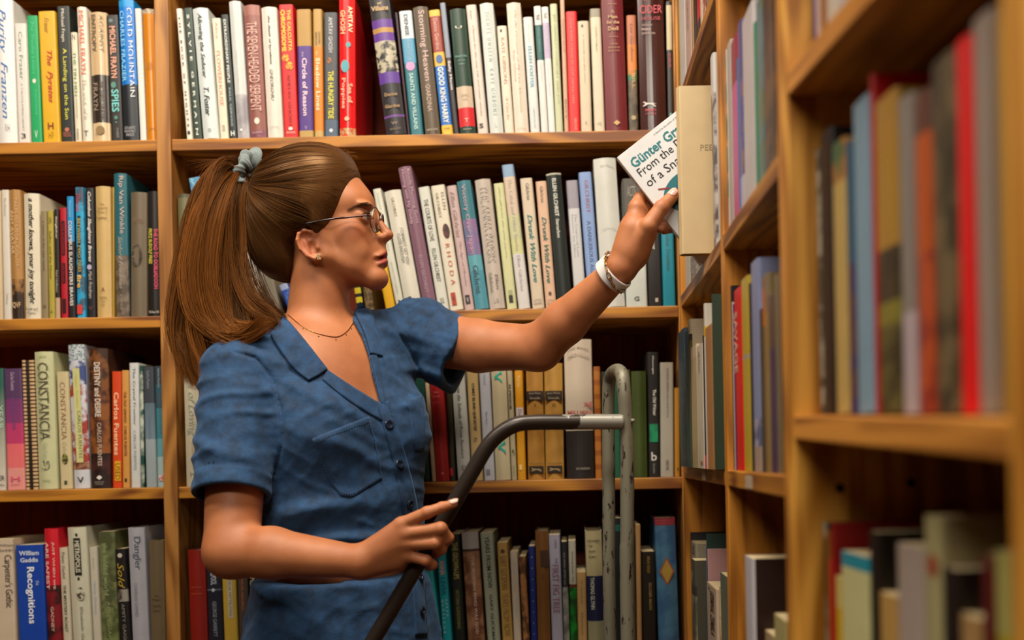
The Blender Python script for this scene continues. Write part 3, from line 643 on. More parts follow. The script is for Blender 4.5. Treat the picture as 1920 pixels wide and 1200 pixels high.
back_row(680, 270, 3.6375, 2, R2, G2, [
 (160,232,20,420,'dca814','bright yellow book leaning under her chin'),
 (236,292,68,312,'ccccbc','white book closest to her nose',None,['LIGHT CAN BE BOTH;.04;.5;.2;.5;9aa498;','ELLEN GILCHRIST;.6;.86;.2;.5;a8aca0;','[];.91;.935;.2;.5;242824;qe']),
 (295,412,146,330,'d0ccbc','wide white book with narrow stacked black capitals',None,['GILCHRIST;.06;.22;.18;.45;8a6c58;','I CANNOT GET YOU;.32;.62;.2;.66;5c5c50;','CLOSE ENOUGH;.36;.6;.2;.42;5c5c50;','[];.885;.91;.17;.4;242824;qe','Little Brown;.95;.965;.4;.5;7c7c70;h'],'H'),
 (419,512,240,166,'7c5868','tall mauve book with pinkish title',None,['Rhoda Manning Goes;.02;.4;.28;.72;b094a0;','Hunting with My Daddy;.02;.4;.28;.3;b094a0;','ELLEN GILCHRIST;.62;.88;.24;.5;a08894;'],'H'),
 (516,593,378,300,'c8c8bc','white book with narrow black capitals and grey emblem',None,['THE COURTS OF LOVE;.1;.44;.4;.5;3c403c;','ELLEN GILCHRIST;.5;.77;.36;.5;3c403c;','[];.9;.94;.36;.5;9a9c94;qe']),
 (596,692,464,290,'d0c8b4','cream book with orange red title and small portrait',None,['ELLEN;.06;.2;.2;.75;7c7460;','GILCHRIST;.06;.26;.2;.35;7c7460;','O;.31;.43;.5;.62;5c2418/n/2c1410/150;he','RHODA;.47;.8;.3;.55;b8583c;w','[];.86;.96;.34;.4;a83c24;qe','V;.89;.93;.2;.4;1c2c1c;hb']),
 (697,766,572,290,'b8a09c','dusty pink book with small brown italics',None,['Ellen Gilchrist;.05;.42;.4;.45;7c5c5c;i','The Age of Miracles;.45;.81;.28;.5;94747c;i','[];.88;.95;.46;.45;1c1814;qe','V;.9;.94;.2;.45;c8b8b0;hb']),
 (769,866,640,260,'3c7484','book of teal over mauve with pink letters','0:3c7480,.3:5c7490/n/8a6c94/20,.58:5c9ca8,.7:4c8c9c',['Victory Over Japan;.03;.57;.36;.4;b8909c;','Gilchrist;.66;.88;.4;.45;2c3c44;'],'H'),
 (868,976,763,250,'b8aca0','greyish cream book with ghostly tall capitals',None,['THE ANNA PAPERS;.05;.64;.5;.5;a0988c;','Ellen;.74;.85;.2;.68;5c5850;','Gilchrist;.72;.87;.22;.3;5c5850;','LB;.92;.95;.3;.5;9a948a;h'],'H'),
 (985,1056,892,272,'c4c494','yellow green pale book with black emblem',None,['ellen gilchrist the anna papers;.03;.6;.28;.5;a0a070;i','[];.85;.89;.4;.5;9a9c74;qe','[];.895;.95;.4;.5;242418;qe']),
 (1064,1146,948,146,'c4bcb8','tall book banded sky blue, peach and yellow','0:7c98b4,.085:c4b09c,.35:b8b890,.52:c0c088,.62:c8c4c0',['The Cabal and Other Stories;.1;.6;.3;.5;a8a090;','Ellen Gilchrist;.63;.88;.28;.5;a8a0a4;']),
])
back_row(960, 270, 3.635, 2, R2, G2, [
 (140,224,54,238,'c8b8a0','cream book with teal italic title, left of two alike',None,['Gilchrist;.04;.17;.3;.55;54504c;','Drunk With Love;.28;.8;.4;.5;2c6c64;ib','LITTLE;.93;.945;.6;.5;6c6458;h','BROWN;.955;.97;.6;.5;6c6458;h']),
 (231,306,160,258,'cca88c','peach book with green italic title, right of two alike',None,['Gilchrist;.04;.17;.3;.5;5c4c44;','Drunk With Love;.28;.8;.42;.5;2c5c50;ib','[];.87;.895;.26;.5;4c3424;qe','LITTLE;.93;.945;.6;.5;7c5c4c;h','BROWN;.955;.97;.6;.5;7c5c4c;h']),
 (311,416,231,207,'1c2420','black book with white capitals and pale rim','0:b8b4a0,.012:1c2420',['ELLEN GILCHRIST;.04;.32;.26;.5;c8c8bc;b','Starcarbon;.34;.48;.22;.5;c0c0b4;b','L;.94;.97;.2;.6;a8a8a0;h'],'H'),
 (432,512,368,252,'c0bcc0','white book with a lilac grey top panel','0:908a94,.22:c0c0c0',['The Courts of Love;.26;.6;.22;.6;a8a4a8;','Stories by Ellen;.26;.6;.22;.3;a8a4a8;']),
 (524,612,453,196,'7c94c0','periwinkle blue book with red over blue lettering',None,['GILCHRIST;.06;.3;.3;.55;94586c;','A DANGEROUS AGE;.36;.76;.3;.5;4c6494;']),
 (618,776,552,106,'c4c4bc','very tall plain white book',None,['Ellen Gilchrist;.045;.06;.6;.6;9a9c94;h','COLLECTED STORIES;.47;.48;.7;.5;a0a098;h'],'H'),
 (780,927,752,238,'c4c4bc','book with charcoal top half and white foot','0:4c4840,.36:c0c4bc',['ACTS;.06;.14;.4;.4;8c887c;h','G;.92;.955;.24;.5;54544c;hb']),
 (930,1028,905,330,'1c1816','black book behind her fingers with white script',None,['Lament;.36;.5;.3;.5;c0b8ac;ib','[];.925;.96;.2;.6;b8b0a0;qe']),
 (1032,1118,1008,300,'128094','turquoise book right of her hand',None,['Gina Trois;.4;.62;.3;.5;3c5c64;i','Rasmus;.62;.7;.3;.5;3c5c64;i']),
 (1121,1146,1098,300,'c4c0b8','narrow white book in the corner',None,['[];.92;.95;.5;.5;4c4440;qe']),
 (1149,1172,1128,420,'1c6440','dark green book in the corner'),
])
# ---- third shelf
L3 = 'third shelf below reaching arm'
G3 = 'books on the third shelf right of the post'
back_row(780, 620, 3.871, 3, L3, G3, [
 (20,115,-20,330,'0c3c30','deep green book beside her dress'),
 (119,148,66,380,'c4a888','sliver thin cream book beside the red one'),
 (151,247,97,330,'a81c1c','red cloth book with gold flower near foot',None,['Alan;.15;.17;.4;.45;c8706c;h','Wolf;.19;.21;.5;.45;c8706c;h','Cooper;.25;.27;.5;.45;c8706c;h','V;.91;.94;.24;.5;c8746c;hed'],'H'),
 (251,298,214,300,'2c2810','dark olive narrow book with red mark at foot',None,['[];.88;.95;.5;.3;c81414;qe']),
 (305,404,253,290,'b8b8b0','grey white book with casual handwriting',None,['and how the Solitude of Prime Numbers;.05;.8;.26;.5;3c443c;i','Go;.86;.91;.3;.5;3c443c;'],'H'),
 (408,490,366,290,'b89c68','tan book with black narrow capitals',None,['CONEY ISLAND QUICKSTEP;.12;.55;.3;.5;2c2414;b','G;.61;.65;.3;.5;2c2414;']),
 (496,575,456,290,'b0b0b8','pale lavender white book',None,['Gerard;.04;.13;.2;.5;7c7c8c;','Blue Hour;.38;.5;.2;.5;6c6c80;','[];.9;.95;.36;.4;74747c;qe']),
 (579,692,543,290,'bcae8c','parchment book with teal V marks',None,['V;.01;.115;.5;.45;0c9484;b','V;.64;.76;.5;.5;0c9484;b'],'H'),
 (696,734,660,290,'a89c7c','narrow beige book with small black capitals',None,['ELPENOR;.13;.36;.4;.4;2c2c24;b','O;.72;.78;.6;.5;2c3424/n/a89c7c/200;he','Random;.87;.96;.2;.5;54503c;']),
 (739,800,713,290,'cc8c10','egg yolk yellow book',None,['Carver;.05;.16;.3;.5;e0c890;','[];.34;.43;.86;.5;c4b8b4;qe','De;.36;.42;.4;.5;5c2c4c;','[];.86;.91;.3;.4;e0c478;qe']),
 (814,940,796,240,'b08038','aged mustard book with black label, left of twin','0:ac7c36/n/9c6c28/25',['[];.24;.32;.96;.5;1c140c;qe','Jose Maria;.25;.27;.7;.5;a89070;h','Gironella;.29;.31;.6;.5;a89070;h','I;.35;.37;.05;.5;3c2c14;h','Alfred A Knopf;.855;.87;.8;.5;54401c;h','[];.885;.945;.86;.5;20180f;qe','[];.9;.932;.64;.5;a88c60;Ge'],'H'),
 (942,1078,929,240,'b4863c','aged mustard book with black label, right of twin','0:b4863c/n/a07430/25',['[];.24;.32;.92;.5;1c140c;qe','Jose Maria;.25;.27;.7;.5;a89070;h','Gironella;.29;.31;.6;.5;a89070;h','II;.35;.37;.14;.5;3c2c14;h','Alfred A Knopf;.855;.87;.8;.5;54401c;h','[];.885;.945;.82;.5;20180f;qe','[];.9;.932;.64;.5;a88c60;Ge'],'H'),
])
back_row(1020, 620, 3.871, 3, 'third shelf around the rail', G3, [
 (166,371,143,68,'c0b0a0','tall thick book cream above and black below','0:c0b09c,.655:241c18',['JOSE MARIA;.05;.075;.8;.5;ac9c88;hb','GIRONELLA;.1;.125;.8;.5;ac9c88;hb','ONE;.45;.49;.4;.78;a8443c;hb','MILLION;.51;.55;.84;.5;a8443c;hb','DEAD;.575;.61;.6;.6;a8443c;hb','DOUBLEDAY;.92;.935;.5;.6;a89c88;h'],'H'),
 (374,424,358,262,'a8601c','orange brown book with ribbed spine','0:a4621e/s/8c4c14/40'),
 (428,510,412,300,'1c241c','black green book behind the left tube'),
 (513,562,500,300,'145038','emerald book between the two tubes'),
 (566,640,552,285,'4c4c28','moss book hidden behind the front tube'),
 (644,755,632,297,'3c4818','olive green book right of the front tube',None,['C;.3;.33;.2;.5;5c5c2c;h'],'H'),
 (760,843,748,157,'1c1814','black book with green square picture',None,['Georgia;.03;.18;.2;.5;b8b4a8;b','The Old Winter;.3;.51;.3;.6;c4c0b4;b','[];.575;.72;.74;.5;148454/n/0c6440/60;qe','b;.8;.87;.5;.5;b8b4a8;hb','Grenadine;.89;.97;.2;.5;8c887c;']),
 (848,945,844,233,'a09888','warm grey white book with thin faint capitals',None,['GEORGE GISSING a New Grub Street;.05;.48;.16;.55;6c6454;','GROVE;.85;.94;.24;.5;4c443c;']),
 (950,1008,946,417,'a87420','short ochre book in the corner',None,['[];.9;.93;.3;.6;4c3414;qe']),
])
# ---- bottom shelf
LF = 'bottom shelf right of dress'
back_row(780, 940, 3.692, 4, LF, GB, [
 (120,186,40,380,'2cb0b8','light cyan leaning book under her little finger'),
 (192,257,139,318,'14909c','turquoise book with pink and pale capitals',None,['ANNA;.13;.27;.54;.5;c8989c;b','LIVIA;.29;.46;.54;.5;0c6478;b','SARAH;.5;.66;.24;.7;9cd0cc;w','GLASSCOE;.5;.82;.24;.3;9cd0cc;w']),
 (272,347,228,232,'14180c','near black book with dull gold capitals',None,['THE GROWN-UPS;.07;.38;.5;.5;8c8440;b','VICTORIA GLENDINNING;.47;.8;.3;.5;747440;']),
 (366,484,313,218,'7a5438','book with a sepia crowd photograph','0:9c9490,.14:3c2414,.16:8c6448/n/5c3824/30',['THE WOMAN WHO WAS GOD;.2;.85;.18;.6;b89c8c;'],'H'),
 (500,592,443,222,'8a8c78','sage grey book with bold dark green capitals',None,['YEARS FROM NOW;.03;.47;.34;.5;1c3424;b','GARY GLICKMAN;.52;.95;.24;.5;34483c;b']),
 (604,678,560,290,'a88444','mustard tan book with outlined brown capitals',None,['O;.06;.1;.4;.5;4c3418;he','GARY GLICKMAN;.12;.43;.6;.5;6c5424;','YEARS FROM NOW;.46;.86;.6;.5;7c6430;']),
 (681,734,650,353,'bcac98','slim ivory book with faint blue lettering',None,['GENEROUS MAN;.07;.4;.3;.5;a0a09c;','The Rapture;.44;.66;.3;.55;8ca4ac;']),
 (746,792,712,386,'9c6c3c','short bark brown book','0:a06c3c/n/54341c/60'),
 (799,848,777,313,'14246c','navy book dotted with tiny pale stars',None,['. . . . . . . . .;.1;.95;.12;.5;b0b8a0;w']),
 (845,940,824,209,'6c4824','plain brown book with dark square label','0:70491f',['[];.16;.3;.6;.65;3c2414;qe','II;.36;.4;.1;.5;3c2414;h'],'H'),
 (944,1024,917,234,'9c98a8','lavender grey book with tall wine red capitals',None,['CRANE;.04;.12;.2;.6;6c6478;','THE;.2;.25;.2;.6;54406c;','FIRST FIG TREE;.26;.68;.56;.5;7c4c5c;']),
 (1027,1068,1004,282,'1c1c20','narrow black over grey book','0:1c1c20,.42:5c5c54/n/8c8c80/40',['the shoes of the sun;.1;.4;.3;.5;8c8c84;']),
 (1071,1122,1054,274,'a8a494','narrow book white above and leaf green below','0:a8a494,.4:5c2814,.43:0c7c1c/n/0c3c10/40',['Reaching South  Gail;.1;.38;.3;.5;2c2c28;']),
 (1124,1190,1112,493,'b08c58','short sand coloured book with faint lettering',None,['W. Gary Israel;.1;.4;.3;.5;8c7040;','Norton;.52;.8;.3;.5;8c7040;']),
 (1194,1312,1169,207,'1c2444','cream and navy book beside the rail','0:a89c74,.38:141c3c,.76:8c8868',['WATCHING;.075;.092;.8;.5;2c2c28;hb','THE;.12;.135;.24;.3;2c2c28;hb','BODY;.165;.18;.4;.4;2c2c28;hb','BURN;.21;.225;.4;.4;2c2c28;hb','THOMAS GLYNN;.39;.66;.24;.35;b8b8a8;b'],'H'),
 (1316,1372,1293,150,'141414','black book behind the left tube'),
 (1375,1440,1358,118,'0c1c1c','dark book with teal trim between tubes','0:0c1c1c,.05:14504c,.1:0c1818'),
 (1445,1528,1430,220,'54442c','umber book hidden behind the front tube'),
 (1532,1566,1520,163,'a88050','narrow tan book right of the front tube'),
 (1572,1666,1562,350,'1c1408','black book with small gold marks','0:1c1409',['KRUG GOLD;.05;.22;.2;.5;8c7020;b','GLUGER BRON;.32;.6;.2;.6;9c8448;']),
 (1682,1828,1650,118,'34587c','sky blue book with red top and gold diamond','0:98343c/s/742c34/200,.058:34587c/n/44708c/20',['HERMAN HESSE;.11;.22;.06;.5;5c7ca0;','O;.3;.52;.72;.5;9c4c2c;hed','O;.32;.5;.56;.5;a88838;hed'],'H'),
])
# ---- bookcase on the right: far bay
SG = 'books in the %s of the right bookcase'
def sd(ox, oy, s, z, where, grp, items, **k): side_row(ox, oy, s, z, where, SG % grp, items, **k)
W1 = 'top shelf of corner bay'
sd(1260, 0, 5.0, Z_SIDE[1], W1, 'top of the corner bay', recess=0.003, items=[
 (85,104,-140,'a07c14','mustard narrow book'),
 (105,160,-140,'ccc8c4','clean white book'),
 (161,215,-160,'c0a498','blush pink book',None,['LOVE STORY;.3;.6;.3;.5;8c6c64;']),
 (216,236,-180,'a88c68','tan book with small drawing'),
 (237,270,-200,'242018','black book left of red one'),
 (271,300,-220,'bc2028','narrow red book with black foot','0:bc2028,.75:241414'),
 (301,322,-220,'c4b49c','cream book between two red ones'),
 (323,350,-240,'8c3424','brick red mottled book','0:9c3c2c/n/c8b4a0/60'),
 (351,385,-260,'2c2820','charcoal mottled book','0:2c2820/n/8c8474/40'),
 (386,430,-280,'544838','brown grey book'),
])
W2 = 'second shelf of corner bay'
sd(1260, 0, 5.0, Z_SIDE[2], W2, 'second shelf of the corner bay', [
 (110,175,1300,'c0b8a8','cream book low behind the jutting one'),
 (176,235,1300,'c8c0b8','white book low behind the jutting one','0:c8c0b8,.8:a8988c/n/5c4c44/200'),
 (236,300,1300,'b4a894','beige book behind the jutting one'),
 (393,420,560,'c0bcb8','white topped book behind the jutting one','0:c4c0bc,.2:5c504c/n/b8b0a8/40',None or (),.006),
 (421,436,620,'343c34','sliver dark book with green strip','0:54503c,.3:74a084,.6:2c3060'),
 (437,452,640,'6c5c50','mottled sliver book next to dividing post','0:6c5c50/n/a89888/60'),
])
W3 = 'third shelf of corner bay'
sd(1260, 540, 3.332, Z_SIDE[3], W3, 'third shelf of the corner bay', recess=-0.012, items=[
 (44,84,290,'30404c','slate cloth book first in row','0:30404c/n/44545c/80'),
 (86,106,280,'2c444c','dark teal slate narrow book'),
 (108,120,205,'b8a88c','tall cream book with black band','0:b8a88c,.1:201c14,.145:5c5424'),
 (122,158,378,'bca88c','cream book behind slate ones','0:c0ac90,.1:b09c78',(),.0,.15),
 (160,196,372,'c8bca8','white book with tiny black text','0:c8bca8',['a life of its own;.05;.22;.3;.5;3c3830;','[];.94;.97;.3;.6;a85c3c;qe']),
 (198,203,300,'1c1814','thin black book with red foot','0:1c1814,.9:b8141c'),
 (204,212,103,'b8b0a4','tall white topped book with gold tab','0:b8b0a4,.14:c89818,.2:c0b8b4'),
 (214,256,258,'ac7848','tan brown paperback','0:ac7848,.1:a87444'),
 (257,264,40,'243828','tall dark green thin book'),
 (266,334,145,'1e1a18','wide black book'),
 (336,350,160,'0c6444','emerald narrow book by dividing post'),
])
W4 = 'bottom shelf of corner bay'
sd(1270, 960, 5.0, Z_SIDE[4], W4, 'bottom shelf of the corner bay', [
 (92,104,190,'28282c','tall charcoal book against the corner'),
 (106,165,268,'a89c84','pale book with dark vertical lettering',None,['FATE;.03;.12;.4;.5;3c3430;b']),
 (118,150,430,'484438','book with grey flower photograph','0:484438,.12:a8a494/n/48443c/20,.25:34302c,.35:7c7860/n/54503c/15',(),.018),
 (212,245,322,'5c7498','powder blue thin book'),
 (248,252,205,'243830','dark green thin book taller than neighbours'),
 (254,262,345,'b08484','rose pink book'),
 (264,350,650,'bca48c','cream book with bold red brown capitals','0:bca48c',['GERMINAL;.06;.3;.4;.6;3c1c14;b','ZEMBLA;.32;.55;.4;.6;3c1c14;b','O;.04;.06;.2;.3;34201c;he'],.004),
 (352,385,700,'c0a878','thin cream book with red edge','0:c0a878/n/8c2c1c/60'),
 (388,480,562,'5c6454','grey green book by the dividing post'),
])
# near bay of the same bookcase
W5 = 'second shelf of middle bay'
sd(1260, 0, 5.0, Z_SIDE[2], W5, 'second shelf of the middle bay', [
 (478,540,480,'c4c0b8','white book with emerald round shapes',None,['O;.02;.1;.6;.3;0c8464;he','O;.17;.3;.7;.4;0c8464;he','O;.34;.5;.8;.5;0c8464;he','[];.52;.66;.7;.4;0c8464;qe','O;.68;.8;.7;.5;0c8464;he']),
 (545,585,450,'a8a098','pale grey book','0:a8a098'),
 (588,640,430,'b82c54','pink and maroon book','0:8c1c34,.25:bc5084'),
 (642,650,560,'1c6ca0','thin cyan book'),
 (652,690,260,'343c94','indigo mottled book','0:4c447c,.3:3c448c/n/7c5c6c/40,.8:b0a8b8'),
 (692,795,235,'b8b0b0','wide white book'),
 (797,825,250,'2c7c5c','teal green book'),
 (827,880,55,'54685c','tall grey green book','0:54747c/n/5c6c50/30'),
 (882,1000,-40,'3c2814','thick dark brown book','0:241810/n/5c3c18/30'),
 (1002,1045,-60,'7c6850','taupe book by the post'),
])
W6 = 'third shelf of middle bay'
sd(1260, 540, 3.332, Z_SIDE[3], W6, 'third shelf of the middle bay', [
 (346,351,-10,'1c1c24','black thin book by the dividing post'),
 (352,372,92,'bcb0ac','white and pink book'),
 (374,394,105,'5c1c50','plum purple book'),
 (396,438,25,'d4080c','scarlet book with white capitals',None,['SAVAGE;.12;.46;.5;.25;d8a890;b']),
 (440,484,-40,'b89c2c','yellow book beside the scarlet one','0:b89c2c,.4:a09888,.42:b89c2c'),
 (486,500,-20,'242020','black narrow book'),
 (502,548,-145,'8088ac','tall lavender book','0:8088ac,.75:5c6080/n/a8a4b8/40,.88:a89080'),
 (550,572,140,'3c3828','dark olive narrow book'),
 (573,582,-60,'b8601c','orange topped thin book','0:8c5c30,.06:c06010,.25:7c5c38'),
 (584,606,-80,'7c6438','ochre brown book','0:7c6c50,.2:8c7440'),
 (608,644,60,'4c344c','aubergine book','0:5c4438,.3:48304c'),
 (646,672,-70,'74684c','khaki book'),
 (674,706,-110,'1c1818','black book by the post'),
])
W7 = 'bottom shelf of middle bay'
sd(1270, 960, 5.0, Z_SIDE[4], W7, 'bottom shelf of the middle bay', [
 (620,690,400,'2c1610','large dark album with white framed edge','0:bcb8bc',(),.012,.2),
 (760,880,1100,'a08864','low sandy book'),
 (888,1000,945,'8c7c4c','short cream and red book','0:a89c64,.3:7c2c14'),
])
# nearest bookcase
V1 = 'top shelf of nearest bookcase'
kw = dict(near=True, recess=0.02)
sd(1440, 0, 1.5, Z_NEAR[1], V1, 'top of the nearest bookcase', [
 (88,126,-160,'14206c','dark blue book'),
 (128,152,-190,'b8988c','blush book'),
 (154,172,-210,'8c5c30','brown narrow book'),
 (174,205,-230,'b8ac9c','cream book'),
 (207,250,-260,'a8a4a4','grey white book'),
], **kw)
V2 = 'middle shelf of nearest bookcase'
sd(1440, 0, 1.5, Z_NEAR[2], V2, 'middle of the nearest bookcase', [
 (124,150,425,'54483c','speckled black and cream book','0:4c4438/n/a09480/60'),
 (152,184,385,'1c1414','black book with pale flecks','0:1c1414'),
 (186,222,415,'b08c48','straw yellow book','0:a8702c/n/3c6440/40,.15:b89c58'),
 (224,243,410,'14485c','petrol blue book','0:1c506c,.45:3c2c5c/n/5c3c3c/40'),
 (245,292,305,'7898ac','tall light blue book'),
 (295,300,215,'b00c14','dark red thin tall book'),
 (302,368,300,'8c6c14','gold and black book','0:a87c24,.48:241c10/n/3c3014/30,.65:7c7424,.72:3c3414/n/5c5424/40'),
 (372,412,290,'8c8078','warm grey book','0:847c74,.68:b0a0a4'),
 (416,462,280,'a84414','burnt orange book','0:5c3424,.13:b85010,.5:8c2c18/n/b84c1c/30'),
 (466,530,190,'342c1c','dark mottled brown book','0:34301c/n/6c5c3c/30'),
 (534,578,130,'e6060a','vivid red tall book'),
 (582,640,70,'948478','tall grey beige book'),
 (646,684,60,'8c6c14','dull gold book by the end post'),
], **kw)
V3 = 'bottom shelf of nearest bookcase'
sd(1240, 760, 2.728, Z_NEAR[3], V3, 'bottom of the nearest bookcase', [
 (700,760,600,'3c3428','speckled dark book','0:34301c/n/8c8474/40'),
 (764,790,640,'8c5014','orange brown book'),
 (792,862,790,'b4140c','red book'),
 (863,866,600,'8c0c0c','deep red tall thin book'),
 (868,905,870,'b8941c','yellow and blue book','0:c8b060,.15:c8a018,.4:4c5c70'),
 (910,1050,740,'c8c08c','cream book with cyan top','0:1c8ca0,.06:c8c48c,.8:a0a84c'),
 (1054,1100,640,'1c140c','dark brown narrow book'),
 (1104,1190,950,'b8904c','amber book'),
 (1194,1330,700,'ac9c94','pinkish grey book','0:a8988c,.5:b0a09c'),
 (1334,1420,560,'a89c74','tall ivory book with red spot','0:a8a070',['O;.1;.16;.5;.6;a01414;he']),
 (1424,1510,820,'1c120c','black book'),
 (1514,1620,1060,'a88450','short tan book','0:a88450'),
 (1624,1690,760,'5c1414','maroon book'),
 (1694,1770,740,'a89c14','yellow book by the end post','0:b0ac60,.2:b09c10'),
], **kw)
# the jutting cream book and the stray blue corner
ZJ = Z_SIDE[2] + 0.011
YJ = 1.430
pj0 = P(1278, 470, YJ); hj = P(1272, 160, YJ).z - ZJ
book_obj((pj0.x, YJ + 0.018, ZJ), (0, -0.012, -math.pi / 2), 0.018, hj, 0.17, 'c6ac80',
    'blank cream book pulled out of the corner bay over the held book', SG % 'second shelf of the corner bay', None,
    (), True)
jb = bpy.data.objects['book.%03d' % (NB[0] - 1)]
me = fit_text('PEE', '', 0.018, 0.008, lambda a, b: (0.0183, 0.030 + a, hj * 0.63 + b))
link('cover_title', me, ink('8c7a54'), jb)
# ------------------------------------------------------------------ implicit-surface modelling tools
def A(*p): return np.array(p, dtype=np.float64)
def PA(px, py, Y): return np.array(P(px, py, Y))
def smin(a, b, k):
    if k <= 0: return np.minimum(a, b)
    h = np.clip(0.5 + 0.5 * (b - a) / k, 0, 1)
    return b * (1 - h) + a * h - k * h * (1 - h)
def smax(a, b, k): return -smin(-a, -b, k)
def rcone(p, a, b, ra, rb):
    pa = p - a; ba = b - a
    t = np.clip(pa @ ba / max(ba @ ba, 1e-12), 0, 1)
    return np.linalg.norm(pa - t[:, None] * ba, axis=1) - (ra + (rb - ra) * t)
def ellip(p, c, r, R=None):
    q = p - c
    if R is not None: q = q @ R
    r = np.asarray(r, float)
    k0 = np.linalg.norm(q / r, axis=1); k1 = np.linalg.norm(q / (r * r), axis=1)
    return np.where(k1 > 1e-9, k0 * (k0 - 1.0) / np.maximum(k1, 1e-9), -r.min())
def chain(p, pts, rads, k=0.0):
    d = None
    for i in range(len(pts) - 1):
        e = rcone(p, pts[i], pts[i + 1], rads[i], rads[i + 1])
        d = e if d is None else smin(d, e, k)
    return d
def poly2(x, y, poly):
    """signed distance to a polygon, negative inside"""
    poly = np.asarray(poly, float); n = len(poly)
    d = np.full(x.shape, 1e18); inside = np.zeros(x.shape, bool)
    for i in range(n):
        x0, y0 = poly[i]; x1, y1 = poly[(i + 1) % n]
        ex, ey = x1 - x0, y1 - y0; wx, wy = x - x0, y - y0
        t = np.clip((wx * ex + wy * ey) / (ex * ex + ey * ey), 0, 1)
        d = np.minimum(d, (wx - ex * t) ** 2 + (wy - ey * t) ** 2)
        c = ((y0 <= y) & (y1 > y)) | ((y1 <= y) & (y0 > y))
        with np.errstate(divide='ignore', invalid='ignore'):
            xi = x0 + (y - y0) / (y1 - y0) * ex
        inside ^= c & (x < xi)
    return np.where(inside, -1, 1) * np.sqrt(d)
def polyline_d(x, y, pts):
    d = np.full(x.shape, 1e18)
    for (x0, y0), (x1, y1) in zip(pts[:-1], pts[1:]):
        ex, ey = x1 - x0, y1 - y0; wx, wy = x - x0, y - y0
        t = np.clip((wx * ex + wy * ey) / (ex * ex + ey * ey), 0, 1)
        d = np.minimum(d, (wx - ex * t) ** 2 + (wy - ey * t) ** 2)
    return np.sqrt(d)
def to_px(p):
    x, y, z = p[:, 0], p[:, 1], p[:, 2] - CAMZ
    u = (x * CR - z * SR) / y; v = (x * SR + z * CR) / y
    return PX + u * F, PY - v * F

def surface_net(f, lo, hi, h, slack=1.6):
    """mesh the zero set of f inside the box lo..hi with cell size h; returns vertices, quads"""
    lo = np.asarray(lo, float); hi = np.asarray(hi, float)
    B = 8
    nb = np.ceil((hi - lo) / (h * B)).astype(int)
    n = nb * B
    G = np.full(tuple(n), 1.0, dtype=np.float32)
    bi = np.stack(np.meshgrid(*[np.arange(k) for k in nb], indexing='ij'), -1).reshape(-1, 3)
    cen = lo + (bi + 0.5) * B * h
    dc = f(cen)
    act = np.abs(dc) < B * h * 0.87 * slack
    for b, d in zip(bi[~act], dc[~act]):
        if d < 0: G[b[0] * B:(b[0] + 1) * B, b[1] * B:(b[1] + 1) * B, b[2] * B:(b[2] + 1) * B] = -1.0
    off = np.stack(np.meshgrid(*[np.arange(B)] * 3, indexing='ij'), -1).reshape(-1, 3)
    ab = bi[act]
    for s in range(0, len(ab), 600):
        q = (ab[s:s + 600, None, :] * B + off[None]).reshape(-1, 3)
        G[q[:, 0], q[:, 1], q[:, 2]] = f(lo + q * h)
    S = G < 0
    c = np.zeros(tuple(n - 1), dtype=np.int8)
    sl = [slice(0, -1), slice(1, None)]
    for i in (0, 1):
        for j in (0, 1):
            for k in (0, 1):
                c += S[sl[i], sl[j], sl[k]]
    cells = np.argwhere((c > 0) & (c < 8))
    idx = np.full(tuple(n - 1), -1, dtype=np.int32)
    idx[cells[:, 0], cells[:, 1], cells[:, 2]] = np.arange(len(cells))
    acc = np.zeros((len(cells), 3)); cnt = np.zeros(len(cells))
    corners = [(i, j, k) for i in (0, 1) for j in (0, 1) for k in (0, 1)]
    for a in corners:
        for ax in range(3):
            if a[ax] == 1: continue
            b = list(a); b[ax] = 1
            ga = G[cells[:, 0] + a[0], cells[:, 1] + a[1], cells[:, 2] + a[2]]
            gb = G[cells[:, 0] + b[0], cells[:, 1] + b[1], cells[:, 2] + b[2]]
            m = (ga < 0) != (gb < 0)
            t = np.zeros(len(cells)); t[m] = ga[m] / (ga[m] - gb[m])
            pt = np.tile(np.array(a, float), (len(cells), 1)); pt[:, ax] += t
            acc[m] += pt[m]; cnt[m] += 1
    V = lo + (cells + acc / cnt[:, None]) * h
    quads = []
    for ax in range(3):
        a1, a2 = (ax + 1) % 3, (ax + 2) % 3
        s0 = [slice(None)] * 3; s1 = [slice(None)] * 3
        s0[ax] = slice(0, -1); s1[ax] = slice(1, None)
        e = np.argwhere(S[tuple(s0)] != S[tuple(s1)])
        ok = (e[:, a1] > 0) & (e[:, a2] > 0) & (e[:, a1] < n[a1] - 1) & (e[:, a2] < n[a2] - 1)
        e = e[ok]
        inside = S[e[:, 0], e[:, 1], e[:, 2]]
        q = []
        for d1, d2 in ((1, 1), (0, 1), (0, 0), (1, 0)):
            cc = e.copy(); cc[:, a1] -= d1; cc[:, a2] -= d2
            q.append(idx[cc[:, 0], cc[:, 1], cc[:, 2]])
        q = np.stack(q, 1)
        q[~inside] = q[~inside][:, ::-1]
        quads.append(q[(q >= 0).all(1)])
    return V, np.concatenate(quads)

def relax(V, Q, it=2, lam=0.5):
    e = np.concatenate([Q[:, [0, 1]], Q[:, [1, 2]], Q[:, [2, 3]], Q[:, [3, 0]]])
    n = len(V)
    deg = np.bincount(e[:, 0], minlength=n) + np.bincount(e[:, 1], minlength=n)
    for k in range(it):
        s = np.zeros_like(V)
        for c in range(3):
            s[:, c] = np.bincount(e[:, 0], V[e[:, 1], c], n) + np.bincount(e[:, 1], V[e[:, 0], c], n)
        V = V + (lam if k % 2 == 0 else -lam * 1.02) * (s / np.maximum(deg, 1)[:, None] - V)
    return V

